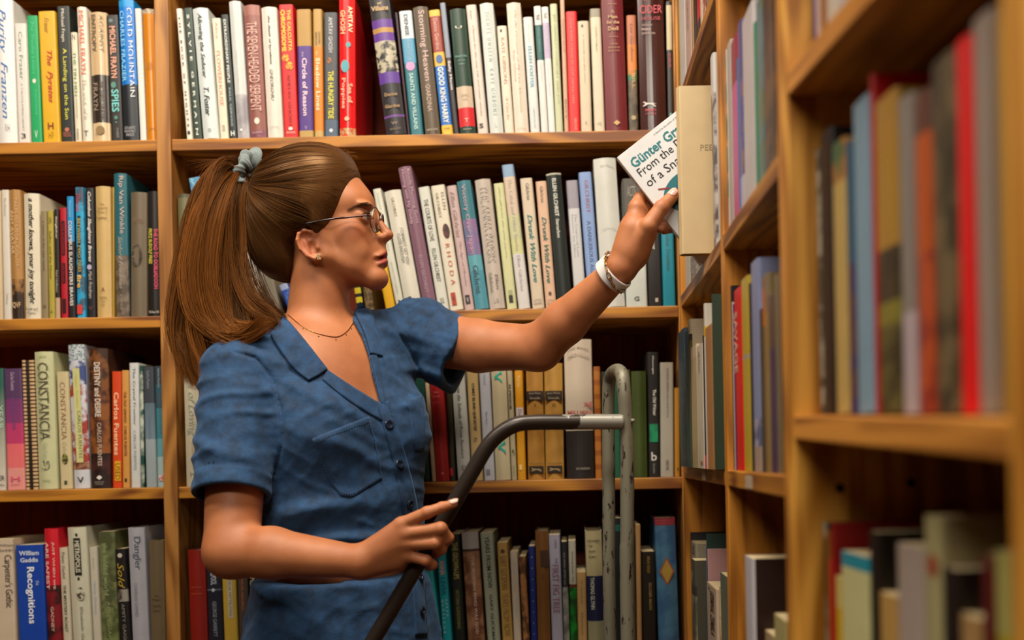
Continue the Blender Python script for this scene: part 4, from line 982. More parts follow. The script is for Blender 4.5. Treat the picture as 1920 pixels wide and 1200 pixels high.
def np_mesh(V, Q, smooth=True):
    me = bpy.data.meshes.new('m')
    me.vertices.add(len(V)); me.vertices.foreach_set('co', V.astype(np.float32).ravel())
    k = Q.shape[1]
    me.loops.add(Q.size); me.loops.foreach_set('vertex_index', Q.astype(np.int32).ravel())
    me.polygons.add(len(Q)); me.polygons.foreach_set('loop_start', np.arange(0, Q.size, k, dtype=np.int32))
    me.update(calc_edges=True)
    if smooth: me.polygons.foreach_set('use_smooth', np.ones(len(Q), bool))
    me.update()
    return me
def vattr(me, name, vals):
    a = me.attributes.new(name, 'FLOAT', 'POINT'); a.data.foreach_set('value', np.asarray(vals, np.float32))

class Ray:
    def __init__(s, V, Q): s.t = BVHTree.FromPolygons([tuple(v) for v in V], [tuple(q) for q in Q])
    def px(s, px, py, lift=0.0):
        o = Vector((0, 0, CAMZ)); d = (P(px, py, 1.0) - o).normalized()
        h = s.t.ray_cast(o, d)
        if h[0] is None: return None, None
        n = h[1] if h[1].dot(d) < 0 else -h[1]
        return h[0] + n * lift, n

# ------------------------------------------------------------------ the woman: field definitions
HS = 1212.0                                # head modelling units per metre
HA = math.radians(3)
HO = PA(620, 430, 1.54)
Rv = np.array(right); Uv = np.array(up)
HF = Rv * math.cos(HA) + A(0, -1, 0) * math.sin(HA)
HL = Rv * math.sin(HA) + A(0, 1, 0) * math.cos(HA)
def to_head(p):
    q = (p - HO) * HS
    return np.stack([q @ HF, q @ HL, q @ Uv], 1)
def from_head(x, y, z): return HO + (HF * x + HL * y + Uv * z) / HS

def f_head(q, feat=True):
    """head and face in head units: x forward, y to her left, z up"""
    ay = q.copy(); ay[:, 1] = np.abs(ay[:, 1])
    d = ellip(q, A(-27, 0, 40), (104, 73, 88))
    d = smin(d, ellip(q, A(42, 0, 42), (40, 52, 34)), 16)
    d = smin(d, ellip(q, A(34, 0, -20), (52, 50, 72)), 18)
    d = smin(d, ellip(ay, A(40, 37, -14), (30, 19, 26)), 16)
    d = smin(d, ellip(q, A(61, 0, -52), (39, 33, 38)), 16)
    d = smin(d, ellip(ay, A(38, 34, -50), (38, 17, 36)), 14)
    d = smin(d, rcone(ay, A(80, 10, -94), A(6, 47, -58), 17, 13), 16)
    d = smin(d, rcone(ay, A(6, 47, -58), A(-6, 56, -8), 13, 14), 16)
    d = smin(d, ellip(q, A(42, 0, -76), (48, 38, 30)), 14)
    d = smin(d, ellip(q, A(88, 0, -93), (21, 25, 20)), 12)
    if feat:
        # sockets and lids
        d = smax(d, -ellip(ay, A(88, 29, 15), (20, 19, 13)), 8)
        d = smin(d, ellip(ay, A(74, 30, 36), (14, 22, 6)), 8)
        # nose
        n = rcone(q, A(82, 0, 26), A(106, 0, -9), 6.5, 8.5)
        n = smin(n, ellip(q, A(109, 0, -12), (10, 9.5, 9)), 5)
        n = smin(n, ellip(ay, A(97, 11, -18), (10, 7, 7.5)), 5)
        n = smin(n, rcone(q, A(94, 0, -22), A(106, 0, -19), 6, 5), 4)
        d = smin(d, n, 7)
        d = smax(d, -ellip(ay, A(102, 6, -25.5), (5.5, 2.6, 4)), 2)
        d = smin(d, rcone(q, A(93, 0, -27), A(96, 0, -40), 11, 9.5), 8)
        # lips
        qm = q.copy(); qm[:, 2] += 0.55 * np.clip(np.abs(q[:, 1]) - 4, 0, 30)
        up_ = ellip(qm, A(92, 0, -44.5), (15, 25, 6.2)); lo_ = ellip(qm, A(93, 0, -60.5), (15.5, 21, 7.4))
        d = smin(d, up_, 5); d = smin(d, lo_, 5)
        d = smax(d, -ellip(qm, A(108, 0, -52.5), (22, 21, 2.8)), 2)
        d = smax(d, -ellip(q, A(116, 0, -75), (9, 24, 5)), 6)
        # eyelids
        lid = np.linalg.norm(ay - A(64, 30, 16), axis=1) - 17.2
        slit = np.abs(ay[:, 2] - 14.2) - 4.6 * np.sqrt(np.clip(1 - ((ay[:, 1] - 30) / 13.5) ** 2, 0, 1))
        lid = smax(lid, -np.maximum(slit, 64 - ay[:, 0]), 1.2)
        d = smin(d, lid, 3)
        # ear
        ay = ay.copy(); ay[:, 2] = 6 + (ay[:, 2] + 14) / .85; ay[:, 0] = -21 + (ay[:, 0] + 19) / .87
        e = ellip(ay, A(-22, 64, -26), (21, 5.5, 30), EARR)
        e = smax(e, -ellip(ay, A(-15, 70, -32), (10, 7, 14), EARR), 3)
        e = smax(e, -ellip(ay, A(-25, 71, -12), (9, 5, 9), EARR), 3)
        e = smin(e, chain(ay, EARP, EARW, 2), 3)
        e = smin(e, rcone(ay, A(-5, 62, -22), A(-4, 64, -34), 4, 4.5), 4)
        e = smin(e, rcone(ay, A(-30, 68, -18), A(-22, 68, -46), 3, 3), 4)
        d = smin(d, e, 5)
    return d
EARR = np.array(Euler((0, math.radians(-12), math.radians(-14))).to_matrix())
EARP = [A(-12, 64, -10), A(-18, 67, -1), A(-30, 70, 2), A(-41, 73, -6), A(-44, 74, -20), A(-38, 72, -38), A(-25, 69, -52), A(-10, 65, -58), A(-4, 62, -53)]
EARW = [3, 4, 4.2, 4.2, 4.2, 4.2, 4.6, 6.2, 5]

# skeleton (world)
S_R = PA(452, 705, 1.455); S_L = PA(790, 632, 1.645)
E1 = A(math.cos(math.radians(45)), math.sin(math.radians(45)), 0)
E2 = A(math.sin(math.radians(45)), -math.cos(math.radians(45)), 0)
TR = np.stack([E1, E2, A(0, 0, 1)], 1)
NECK0 = HO + (HF * -16 + Uv * -45) / HS
NECK1 = HO + (HF * -28 + HL * 4 + Uv * -215) / HS
def T(px, py, fwd=0.0, lat=0.0): return PA(px, py, 1.54) + E2 * fwd + E1 * lat
CH = T(612, 745); RB = T(628, 860); WA = T(640, 1000); HP = T(628, 1180)

EL_R = PA(434, 1033, 1.372); WR_R = PA(674, 1053, 1.332)
EL_L = PA(1010, 652, 1.565); WR_L = PA(1163, 505, 1.462)

def f_torso(p, g=0.0):
    d = ellip(p, CH + E2 * 0.0, (0.150 + g, 0.088 + g, 0.125 + g), TR)
    d = smin(d, ellip(p, RB, (0.132 + g, 0.095 + g, 0.15 + g), TR), 0.05)
    d = smin(d, ellip(p, WA, (0.118 + g, 0.090 + g, 0.14 + g), TR), 0.05)
    d = smin(d, rcone(p, NECK1 + A(0, 0, -0.01), S_R + A(0, 0, 0.0), 0.046 + g, 0.047 + g), 0.03)
    d = smin(d, rcone(p, NECK1 + A(0, 0, -0.01), S_L + A(0, 0, 0.0), 0.046 + g, 0.047 + g), 0.03)
    for s in (-1, 1):
        d = smin(d, ellip(p, RB + E1 * (0.066 * s) + E2 * 0.055 + A(0, 0, 0.035), (0.060 + g, 0.060 + g, 0.062 + g), TR), 0.035)
    return d

def f_arm_r(p):
    d = rcone(p, S_R, S_R * 0.45 + EL_R * 0.55, 0.047, 0.0405)
    d = smin(d, rcone(p, S_R * 0.45 + EL_R * 0.55, EL_R, 0.0405, 0.037), 0.01)
    m = EL_R * 0.68 + WR_R * 0.32 + A(0, 0, 0.002)
    d = smin(d, rcone(p, EL_R, m, 0.036, 0.0345), 0.012)
    d = smin(d, rcone(p, m, WR_R, 0.0345, 0.0212), 0.01)
    return d
def f_arm_l(p):
    a = S_L * 0.5 + EL_L * 0.5 + A(0, 0, -0.006)
    d = rcone(p, S_L, a, 0.047, 0.0415)
    d = smin(d, rcone(p, a, EL_L, 0.0415, 0.0345), 0.01)
    m = EL_L * 0.66 + WR_L * 0.34
    d = smin(d, rcone(p, EL_L, m, 0.0350, 0.0335), 0.015)
    d = smin(d, rcone(p, m, WR_L, 0.0335, 0.0222), 0.01)
    return d

def Q_(l): return [PA(*x) for x in l]
RH = dict(
 index=(Q_([(752, 983, 1.322), (801, 961, 1.314), (829, 951, 1.317), (851, 944.5, 1.321)]), [.0090, .0080, .0070, .0058]),
 middle=(Q_([(758, 1001, 1.320), (826, 991, 1.312), (840, 1009, 1.324), (832, 1021, 1.338)]), [.0092, .0086, .0076, .0066]),
 ring=(Q_([(760, 1020, 1.322), (816, 1018, 1.314), (827, 1030, 1.328), (817, 1040, 1.342)]), [.0088, .0082, .0073, .0063]),
 little=(Q_([(764, 1041, 1.326), (799, 1051, 1.322), (811, 1059, 1.330), (804, 1064, 1.342)]), [.0082, .0073, .0065, .0056]),
 thumb=(Q_([(700, 1052, 1.338), (736, 1040, 1.366), (768, 1022, 1.376), (792, 1002, 1.376)]), [.013, .0105, .0095, .0078]))
def f_hand_r(p):
    d = None
    for a, b, ra, rb in (((676, 1048, 1.332), (752, 983, 1.322), .0165, .0098), ((676, 1051, 1.332), (758, 1001, 1.320), .0165, .0098),
                         ((677, 1055, 1.333), (760, 1021, 1.322), .0165, .0094), ((678, 1060, 1.335), (764, 1042, 1.327), .015, .0088), ((690, 1060, 1.340), (748, 1054, 1.336), .016, .011)):
        e = rcone(p, PA(*a), PA(*b), ra, rb)
        d = e if d is None else smin(d, e, 0.011)
    for k, (pts, r) in RH.items():
        e = chain(p, pts, r, 0.002)
        for i in (1, 2): e = smin(e, np.linalg.norm(p - pts[i], axis=1) - r[i] * 1.05, 0.002)
        d = smin(d, e, 0.0045)
    return d
LH = dict(
 thumb=(Q_([(1192, 462, 1.449), (1216, 424, 1.432), (1240, 390, 1.433), (1262, 367, 1.4415)]), [.0150, .0125, .0108, .0086]),
 index=(Q_([(1192, 388, 1.458), (1200, 371, 1.4665), (1226, 371, 1.4745), (1262, 366, 1.4695)]), [.0105, .0092, .0080, .0068]),
 middle=(Q_([(1198, 400, 1.468), (1222, 388, 1.4765), (1250, 388, 1.4705), (1275, 386, 1.4690)]), [.0100, .0088, .0078, .0066]),
 ring=(Q_([(1205, 420, 1.472), (1232, 406, 1.4780), (1252, 412, 1.4705), (1272, 408, 1.4688)]), [.0096, .0084, .0075, .0064]),
 little=(Q_([(1206, 440, 1.473), (1228, 426, 1.4780), (1246, 430, 1.4700), (1262, 430, 1.4682)]), [.0088, .0076, .0068, .0058]))
def f_hand_l(p):
    d = None
    for a, b, ra, rb in (((1168, 498, 1.460), (1188, 432, 1.452), .0215, .0215), ((1180, 470, 1.458), (1194, 392, 1.458), .0200, .0125),
                         ((1186, 470, 1.462), (1204, 405, 1.468), .0200, .0125), ((1190, 474, 1.466), (1212, 424, 1.473), .0195, .0115), ((1186, 480, 1.458), (1214, 440, 1.446), .0185, .0140)):
        e = rcone(p, PA(*a), PA(*b), ra, rb)
        d = e if d is None else smin(d, e, 0.012)
    for k, (pts, r) in LH.items():
        e = chain(p, pts, r, 0.002)
        for i in (1, 2): e = smin(e, np.linalg.norm(p - pts[i], axis=1) - r[i] * 1.04, 0.002)
        d = smin(d, e, 0.005)
    return d

def boxed(p, d, fn, lo, hi, k, out=0.05):
    m = ((p > np.minimum(lo, hi)) & (p < np.maximum(lo, hi))).all(1)
    if m.any():
        q = p[m]; d[m] = smin(d[m], fn(q), k)
    return d
def bb(pts, r):
    pts = np.array(pts); return pts.min(0) - r, pts.max(0) + r

def f_skin(p):
    d = f_torso(p)
    d = smin(d, rcone(p, NECK0, NECK1, 0.0425, 0.049), 0.018)
    # clavicles and the hollow between them
    hol = NECK1 + E2 * 0.055 + A(0, 0, -0.012)
    for s, sh in ((1, S_L), (-1, S_R)):
        d = smin(d, rcone(p, hol + E1 * 0.012 * s, sh + E2 * 0.028 + A(0, 0, 0.018), 0.0065, 0.006), 0.014)
    lo, hi = bb([from_head(-140, -90, -130), from_head(130, 90, 150)], 0.035)
    d = boxed(p, d, lambda q: f_head(to_head(q)) / HS, lo, hi, 0.014)
    lo, hi = bb([S_R, EL_R, WR_R], 0.08)
    d = boxed(p, d, f_arm_r, lo, hi, 0.02)
    lo, hi = bb([S_L, EL_L, WR_L], 0.08)
    d = boxed(p, d, f_arm_l, lo, hi, 0.02)
    lo, hi = bb([WR_R] + [x for v in RH.values() for x in v[0]], 0.035)
    d = boxed(p, d, f_hand_r, lo, hi, 0.010)
    lo, hi = bb([WR_L] + [x for v in LH.values() for x in v[0]], 0.035)
    d = boxed(p, d, f_hand_l, lo, hi, 0.010)
    return d

# ------------------------------------------------------------------ skin mesh
woman = empty('person', (WA[0], WA[1], 0), 'woman in blue denim shirt dress and glasses reaching for a book on the right bookcase', 'person')
LO = np.minimum.reduce([EL_R, WR_R, S_R, S_L, WR_L]) - A(0.09, 0.09, 0.10)
HI = np.maximum.reduce([EL_L, WR_L, LH['index'][0][3], from_head(140, 90, 150), S_L]) + A(0.05, 0.07, 0.04)
LO[2] = PA(640, 1110, 1.45)[2]
skinV, skinQ = surface_net(f_skin, LO, HI, 0.0021)
skinV = relax(skinV, skinQ, 4, 0.45)

def skin_material():
    m, nt, b = new_mat('skin')
    N = nt.nodes.new; L = nt.links.new
    tc = N('ShaderNodeTexCoord')
    n = N('ShaderNodeTexNoise'); n.inputs['Scale'].default_value = 22; n.inputs['Detail'].default_value = 3
    L(tc.outputs['Object'], n.inputs['Vector'])
    cr = N('ShaderNodeValToRGB')
    cr.color_ramp.elements[0].position = 0.3; cr.color_ramp.elements[0].color = lin('9f5f38')
    cr.color_ramp.elements[1].position = 0.7; cr.color_ramp.elements[1].color = lin('b37146')
    L(n.outputs['Fac'], cr.inputs[0])
    def layer(prev, attr, col, k=1.0):
        a = N('ShaderNodeAttribute'); a.attribute_name = attr
        mx = N('ShaderNodeMix'); mx.data_type = 'RGBA'
        L(a.outputs['Fac'], mx.inputs['Factor']); L(prev, mx.inputs['A']); mx.inputs['B'].default_value = lin(col)
        return mx.outputs['Result']
    o = layer(cr.outputs[0], 'flush', 'a85834')
    o = layer(o, 'lip', 'a84a3c')
    o = layer(o, 'freckle', '8a4c2c')
    L(o, b.inputs['Base Color'])
    b.inputs['Roughness'].default_value = 0.56
    b.inputs['Subsurface Weight'].default_value = 0.12
    b.inputs['Subsurface Radius'].default_value = (0.9, 0.35, 0.2)
    b.inputs['Subsurface Scale'].default_value = 0.006
    n2 = N('ShaderNodeTexNoise'); n2.inputs['Scale'].default_value = 900; n2.inputs['Detail'].default_value = 2
    L(tc.outputs['Object'], n2.inputs['Vector'])
    bp = N('ShaderNodeBump'); bp.inputs['Strength'].default_value = 0.12; bp.inputs['Distance'].default_value = 0.0006
    L(n2.outputs['Fac'], bp.inputs['Height']); L(bp.outputs[0], b.inputs['Normal'])
    return m
SKIN = skin_material()
hq = to_head(skinV)
ahq = hq.copy(); ahq[:, 1] = np.abs(ahq[:, 1])
alq = ahq.copy(); alq[:, 2] += 0.55 * np.clip(ahq[:, 1] - 4, 0, 30)
lipd = np.minimum(ellip(alq, A(95, 0, -45.5), (16, 22, 5.2)), ellip(alq, A(95, 0, -59.5), (17, 20, 7.0)))
lip = np.clip(0.5 - lipd / 2.0, 0, 1) * (hq[:, 0] > 82)
ear = np.clip(1 - np.abs(ahq[:, 1] - 70) / 14, 0, 1) * np.clip(1.3 - np.linalg.norm((hq - A(-21, -66, -43))[:, [0, 2]] / A(26, 36), axis=1), 0, 1)
cheek = np.clip(1 - np.linalg.norm((ahq - A(62, 42, -16)) / A(34, 30, 26), axis=1), 0, 1)
noset = np.clip(1 - np.linalg.norm((ahq - A(108, 0, -14)) / A(20, 16, 16), axis=1), 0, 1)
knuck = np.zeros(len(skinV))
for D_ in (RH, LH):
    for pts, r in D_.values():
        for i in (1, 2):
            knuck = np.maximum(knuck, np.clip(1 - np.linalg.norm(skinV - pts[i], axis=1) / 0.012, 0, 1) * 0.5)
elb = np.clip(1 - np.linalg.norm(skinV - EL_R, axis=1) / 0.05, 0, 1) * 0.4
flush = np.clip(ear * 0.9 + cheek * 0.6 + noset * 0.6 + knuck + elb, 0, 1)
# legs below the dress, to the floor
def f_legs(p):
    d = None
    for s in (-1, 1):
        hip = A(HP[0], HP[1], HP[2]) + E1 * 0.085 * s; kn = A(hip[0], hip[1], 0.47) - E2 * 0.01; an = A(hip[0], hip[1], 0.085) - E2 * 0.07
        for a, b, ra, rb in ((hip, kn, .078, .052), (kn, an * .45 + kn * .55, .05, .051), (an * .45 + kn * .55, an, .051, .033), (an + A(0, 0, -.045) - E2 * .02, an + A(0, 0, -.055) + E2 * .10, .034, .026)):
            e = rcone(p, a, b, ra, rb); d = e if d is None else smin(d, e, 0.02)
    return d
lgV, lgQ = surface_net(f_legs, A(HP[0] - .3, HP[1] - .3, 0.0), A(HP[0] + .3, HP[1] + .3, HP[2] - 0.02), 0.008)
shoe_cut = lgV[:, 2]
allV = np.concatenate([skinV, lgV]); allQ = np.concatenate([skinQ, lgQ + len(skinV)])
me = np_mesh(allV, allQ)
z_ = np.zeros(len(lgV))
vattr(me, 'lip', np.concatenate([lip, z_])); vattr(me, 'flush', np.concatenate([flush, z_])); vattr(me, 'freckle', np.zeros(len(allV)))
link('body', me, SKIN, woman, True)
skin_ray = Ray(skinV, skinQ)
# ------------------------------------------------------------------ dress
def px_poly_cut(p, poly):
    x, y = to_px(p)
    return poly2(x, y, poly) / 1250.0
NECKLINE = [(505, 540), (520, 585), (538, 602), (575, 648), (612, 692), (655, 722), (690, 742), (712, 757), (705, 728), (697, 700), (691, 668), (678, 630), (661, 600), (668, 560), (690, 520), (505, 520)]
def wr(p, f, a, th, ph=0.0):
    """one family of soft folds running along a direction"""
    c, s = math.cos(th), math.sin(th)
    u = p[:, 0] * c + p[:, 2] * s; v = -p[:, 0] * s + p[:, 2] * c
    w = v * f + 1.7 * np.sin(u * f * 0.10 + 1.3 + ph) + 0.9 * np.sin(u * f * 0.21 + v * f * 0.12 + p[:, 1] * f * 0.15 + ph)
    env = 0.25 + 0.75 * (0.5 + 0.5 * np.sin(u * f * 0.16 + v * f * 0.31 + 2.0 + ph)) ** 1.5
    return a * env * (0.5 + 0.5 * np.cos(w)) ** 2.6
def f_sleeve_r(p):
    top = S_R + A(0, 0, 0.004); bot = PA(434, 930, 1.385); tip = bot + (bot - top) * 0.2
    d = rcone(p, top, tip, 0.0575, 0.0530)
    ax = (bot - top) / np.linalg.norm(bot - top)
    hem = (p - bot) @ ax
    d = smax(d, hem, 0.003)
    inner = rcone(p, bot - ax * 0.03, bot + ax * 0.08, 0.0440, 0.0480)
    d = smax(d, -inner, 0.002)
    t = np.clip(1 + hem / 0.10, 0, 1)
    d = d + 0.0022 * t * np.sin(p[:, 2] * 150 + p[:, 0] * 90 + 1.5 * np.sin(p[:, 0] * 60))  * np.clip(-hem / 0.02, 0, 1) * (hem > -0.12)
    band = -0.0014 * np.clip((hem + 0.028) / 0.005, 0, 1)
    return d + band
def f_sleeve_l(p):
    top = S_L; bot = PA(864, 668, 1.628); ax = (bot - top) / np.linalg.norm(bot - top)
    tip = bot + ax * 0.03
    d = rcone(p, top + A(0, 0, 0.005), tip + A(0, 0, -0.003), 0.0590, 0.0630)
    hem = (p - bot) @ ax
    d = smax(d, hem, 0.003)
    inner = rcone(p, bot - ax * 0.02 + A(0, 0, -.005), bot + ax * 0.08 + A(0, 0, -0.006), 0.0480, 0.0540)
    d = smax(d, -inner, 0.002)
    return d - 0.0014 * np.clip((hem + 0.026) / 0.005, 0, 1)
def f_dress(p, cut=True):
    g = 0.0085
    d = ellip(p, CH, (0.150 + g, 0.088 + g, 0.125 + g), TR)
    d = smin(d, ellip(p, RB, (0.126 + g, 0.093 + g, 0.15 + g), TR), 0.05)
    for s in (-1, 1):
        d = smin(d, ellip(p, RB + E1 * (0.060 * s) + E2 * 0.052 + A(0, 0, 0.035), (0.060 + g, 0.060 + g, 0.062 + g), TR), 0.04)
    d = smin(d, ellip(p, WA + A(0, 0, 0.03), (0.124 + g, 0.100 + g, 0.11 + g), TR), 0.05)
    # seam at the waist and the skirt below
    zw = WA[2] - 0.062
    sk = HP + A(0, 0, 0.02)
    q = (p - A(WA[0], WA[1], 0)) @ TR
    r = np.sqrt((q[:, 0] / 1.18) ** 2 + (q[:, 1] / 0.92) ** 2)
    ang = np.arctan2(q[:, 1], q[:, 0])
    zz = zw - p[:, 2]
    rad = 0.120 + 0.17 * np.clip(zz, 0, 0.5) * (1 - 0.9 * np.clip(zz, 0, 0.5)) + 0.0035 * np.sin(ang * 13 + 2 * np.sin(ang * 3)) * np.clip(zz / 0.05, 0, 1)
    s_ = r - rad
    s_ = smax(s_, -zz, 0.01); s_ = smax(s_, (0.62 - p[:, 2]), 0.004)
    s_ = smax(s_, -np.maximum(r - rad + 0.006, p[:, 2] - 0.72), 0.002)
    d = smin(d, s_, 0.012)
    dl = rcone(p, NECK1 + A(0, 0, -0.012), S_R, 0.046 + g, 0.047 + g)
    dl = smin(dl, rcone(p, NECK1 + A(0, 0, -0.012), S_L, 0.046 + g, 0.047 + g), 0.03)
    d = smin(d, dl, 0.03)
    d = boxed(p, d, f_sleeve_r, *bb([S_R, PA(434, 960, 1.385)], 0.09), 0.010)
    d = boxed(p, d, f_sleeve_l, *bb([S_L, PA(890, 680, 1.62)], 0.09), 0.010)
    # folds
    px, py = to_px(p)
    edge = np.clip(np.maximum(poly2(px, py, NECKLINE), 0) / 22, 0, 1) * np.clip((872 - px) / 22, 0, 1)
    fo = wr(p, 130, 0.0050, math.radians(-30)) * np.clip((px - 470) / 120, 0, 1) * np.clip((900 - py) / 60, 0, 1)
    fo = fo + (wr(p, 125, 0.0085, math.radians(14)) + wr(p, 75, 0.007, math.radians(24), 2.0)) * np.clip((py - 890) / 50, 0, 1) * np.clip((1075 - py) / 40, 0, 1)
    fo = fo + wr(p, 210, 0.0015, math.radians(-18), 1.0) + wr(p, 250, 0.0012, math.radians(38), 3.0)
    fo = fo + (wr(p, 115, 0.0060, math.radians(74)) + wr(p, 60, 0.0075, math.radians(64), 1.5)) * np.clip((px - 700) / 50, 0, 1) * np.clip((780 - py) / 60, 0, 1)
    fo = fo * edge
    slv = np.clip((540 - px) / 40, 0, 1) * np.clip((py - 650) / 30, 0, 1)
    hv_ = PA(434, 930, 1.385); ha_ = (hv_ - S_R) / np.linalg.norm(hv_ - S_R)
    hemf = np.clip(-((p - hv_) @ ha_ + 0.030) / 0.02, 0, 1)
    fo = np.where((px < 545) & (py > 640) & (py < 1015), fo * (1 - slv) + slv * hemf * (wr(p, 200, 0.0040, math.radians(14)) + wr(p, 140, 0.0045, math.radians(-14), 2.0) + wr(p, 70, .004, math.radians(6), 4.0)), fo)
    # seams pressed in: armholes, yoke, waist
    for line in ([(440, 660), (480, 672), (510, 710), (527, 770), (530, 830), (515, 890)], [(722, 590), (752, 632), (778, 676), (797, 720)], [(505, 1078), (560, 1094), (640, 1092)], [(398, 660), (440, 630), (500, 600)]):
        fo = fo - 0.0030 * np.exp(-(polyline_d(px, py, line) / 3.2) ** 2)
    d = d - fo + 0.0022
    # neck opening, armpit gap and hollow inside
    if cut: d = smax(d, -np.maximum(px_poly_cut(p, NECKLINE), p[:, 1] - 1.60), 0.0015)
    nk = rcone(p, NECK1 + A(0, 0, -0.02), NECK0, 0.054, 0.050)
    if cut: d = smax(d, -nk, 0.003)
    return d
DLO = np.minimum.reduce([S_R, EL_R]) - A(0.10, 0.12, 0); DLO[2] = 0.60; DLO[0] -= 0.02
DHI = A(PA(900, 600, 1.6)[0] + 0.01, 1.76, PA(700, 520, 1.6)[2])
drV, drQ = surface_net(f_dress, DLO, DHI, 0.0025, 2.4)
drV = relax(drV, drQ, 2, 0.4)
def denim(name, c1, c2):
    m, nt, b = new_mat(name)
    N = nt.nodes.new; L = nt.links.new
    tc = N('ShaderNodeTexCoord')
    n = N('ShaderNodeTexNoise'); n.inputs['Scale'].default_value = 55; n.inputs['Detail'].default_value = 6; n.inputs['Roughness'].default_value = 0.65
    L(tc.outputs['Object'], n.inputs['Vector'])
    cr = N('ShaderNodeValToRGB'); cr.color_ramp.elements[0].position = 0.35; cr.color_ramp.elements[0].color = lin(c1)
    cr.color_ramp.elements[1].position = 0.7; cr.color_ramp.elements[1].color = lin(c2)
    L(n.outputs['Fac'], cr.inputs[0]); L(cr.outputs[0], b.inputs['Base Color'])
    b.inputs['Roughness'].default_value = 0.85
    b.inputs['Sheen Weight'].default_value = 0.25; b.inputs['Sheen Tint'].default_value = lin('7c9cc0')
    ws = []
    for ax, rot in ((0, 0.6), (2, -0.6)):
        w = N('ShaderNodeTexNoise'); mp = N('ShaderNodeMapping'); mp.inputs['Rotation'].default_value = (0, rot, 0)
        mp.inputs['Scale'].default_value = (1400, 1400, 200) if ax == 0 else (200, 1400, 1400)
        L(tc.outputs['Object'], mp.inputs[0]); L(mp.outputs[0], w.inputs['Vector']); w.inputs['Scale'].default_value = 1; ws.append(w)
    w2 = N('ShaderNodeTexNoise'); w2.inputs['Scale'].default_value = 38; w2.inputs['Detail'].default_value = 3; w2.inputs['Distortion'].default_value = 0.2
    L(tc.outputs['Object'], w2.inputs['Vector'])
    ad = N('ShaderNodeMath'); ad.operation = 'ADD'; L(ws[0].outputs['Fac'], ad.inputs[0]); L(ws[1].outputs['Fac'], ad.inputs[1])
    bp = N('ShaderNodeBump'); bp.inputs['Strength'].default_value = 0.25; bp.inputs['Distance'].default_value = 0.0005
    L(ad.outputs[0], bp.inputs['Height'])
    bp2 = N('ShaderNodeBump'); bp2.inputs['Strength'].default_value = 0.4; bp2.inputs['Distance'].default_value = 0.005
    L(w2.outputs['Fac'], bp2.inputs['Height']); L(bp.outputs[0], bp2.inputs['Normal']); L(bp2.outputs[0], b.inputs['Normal'])
    return m
DENIM = denim('blue_denim', '112c48', '1b4670')
DENIM2 = denim('blue_denim_doubled', '112c48', '1a4570')
dress = link('dress', np_mesh(drV, drQ), DENIM, woman, True)
dress_ray = Ray(drV, drQ)
ucV, ucQ = surface_net(lambda p: f_dress(p, False), A(DLO[0], DLO[1], PA(640, 800, 1.45)[2]), DHI, 0.0035)
collar_ray = Ray(relax(ucV, ucQ, 4, .5), ucQ)

def patch(name, rows, lift, thick, mat, parent, ray, sub=10):
    """a piece of cloth lying on the surface: rows of pixel points traced across it, laid on by ray"""
    R = [smooth_path([Vector((x, y, 0)) for x, y in r], sub) for r in rows]
    m = min(len(r) for r in R)
    out = []
    nr = len(R); k = 8
    for i in range(nr - 1):
        for j in range(k):
            t = j / k; out.append([R[i][c] * (1 - t) + R[i + 1][c] * t for c in range(m)])
    out.append(R[-1][:m])
    vs = []; ok = []; nn = []
    for r in out:
        for q in r:
            h, n = ray.px(q.x, q.y, 0)
            vs.append(h); nn.append(n)
    W = m; H = len(out)
    for it in range(3):      # fill misses and even out the surface
        for i in range(H):
            for j in range(W):
                if vs[i * W + j] is None:
                    nb_ = [vs[a * W + b] for a, b in ((i, j - 1), (i, j + 1), (i - 1, j), (i + 1, j)) if 0 <= a < H and 0 <= b < W and vs[a * W + b] is not None]
                    if nb_:
                        y = sum(v.y for v in nb_) / len(nb_); q = out[i][j]
                        vs[i * W + j] = P(q.x, q.y, y); nn[i * W + j] = Vector((0, -1, 0))
    top = []; bot = []
    for i in range(H):
        for j in range(W):
            v = vs[i * W + j]; n = nn[i * W + j]
            edge = min(i, j, H - 1 - i, W - 1 - j)
            top.append(v + n * (lift + thick * (0.6 if edge == 0 else 1.0))); bot.append(v + n * (lift - 0.0015))
    fs = []
    Z = len(top)
    for i in range(H - 1):
        for j in range(W - 1):
            a = i * W + j; fs.append((a, a + 1, a + W + 1, a + W)); fs.append((Z + a, Z + a + W, Z + a + W + 1, Z + a + 1))
    for i in range(H - 1):
        for j in (0, W - 1):
            a = i * W + j; fs.append((a, a + W, Z + a + W, Z + a))
    for j in range(W - 1):
        for i in (0, H - 1):
            a = i * W + j; fs.append((a, a + 1, Z + a + 1, Z + a))
    me = pydata(top + bot, fs, True)
    bm = bmesh.new(); bm.from_mesh(me); bmesh.ops.recalc_face_normals(bm, faces=bm.faces); bm.to_mesh(me); bm.free()
    return link(name, me, mat, parent, True)

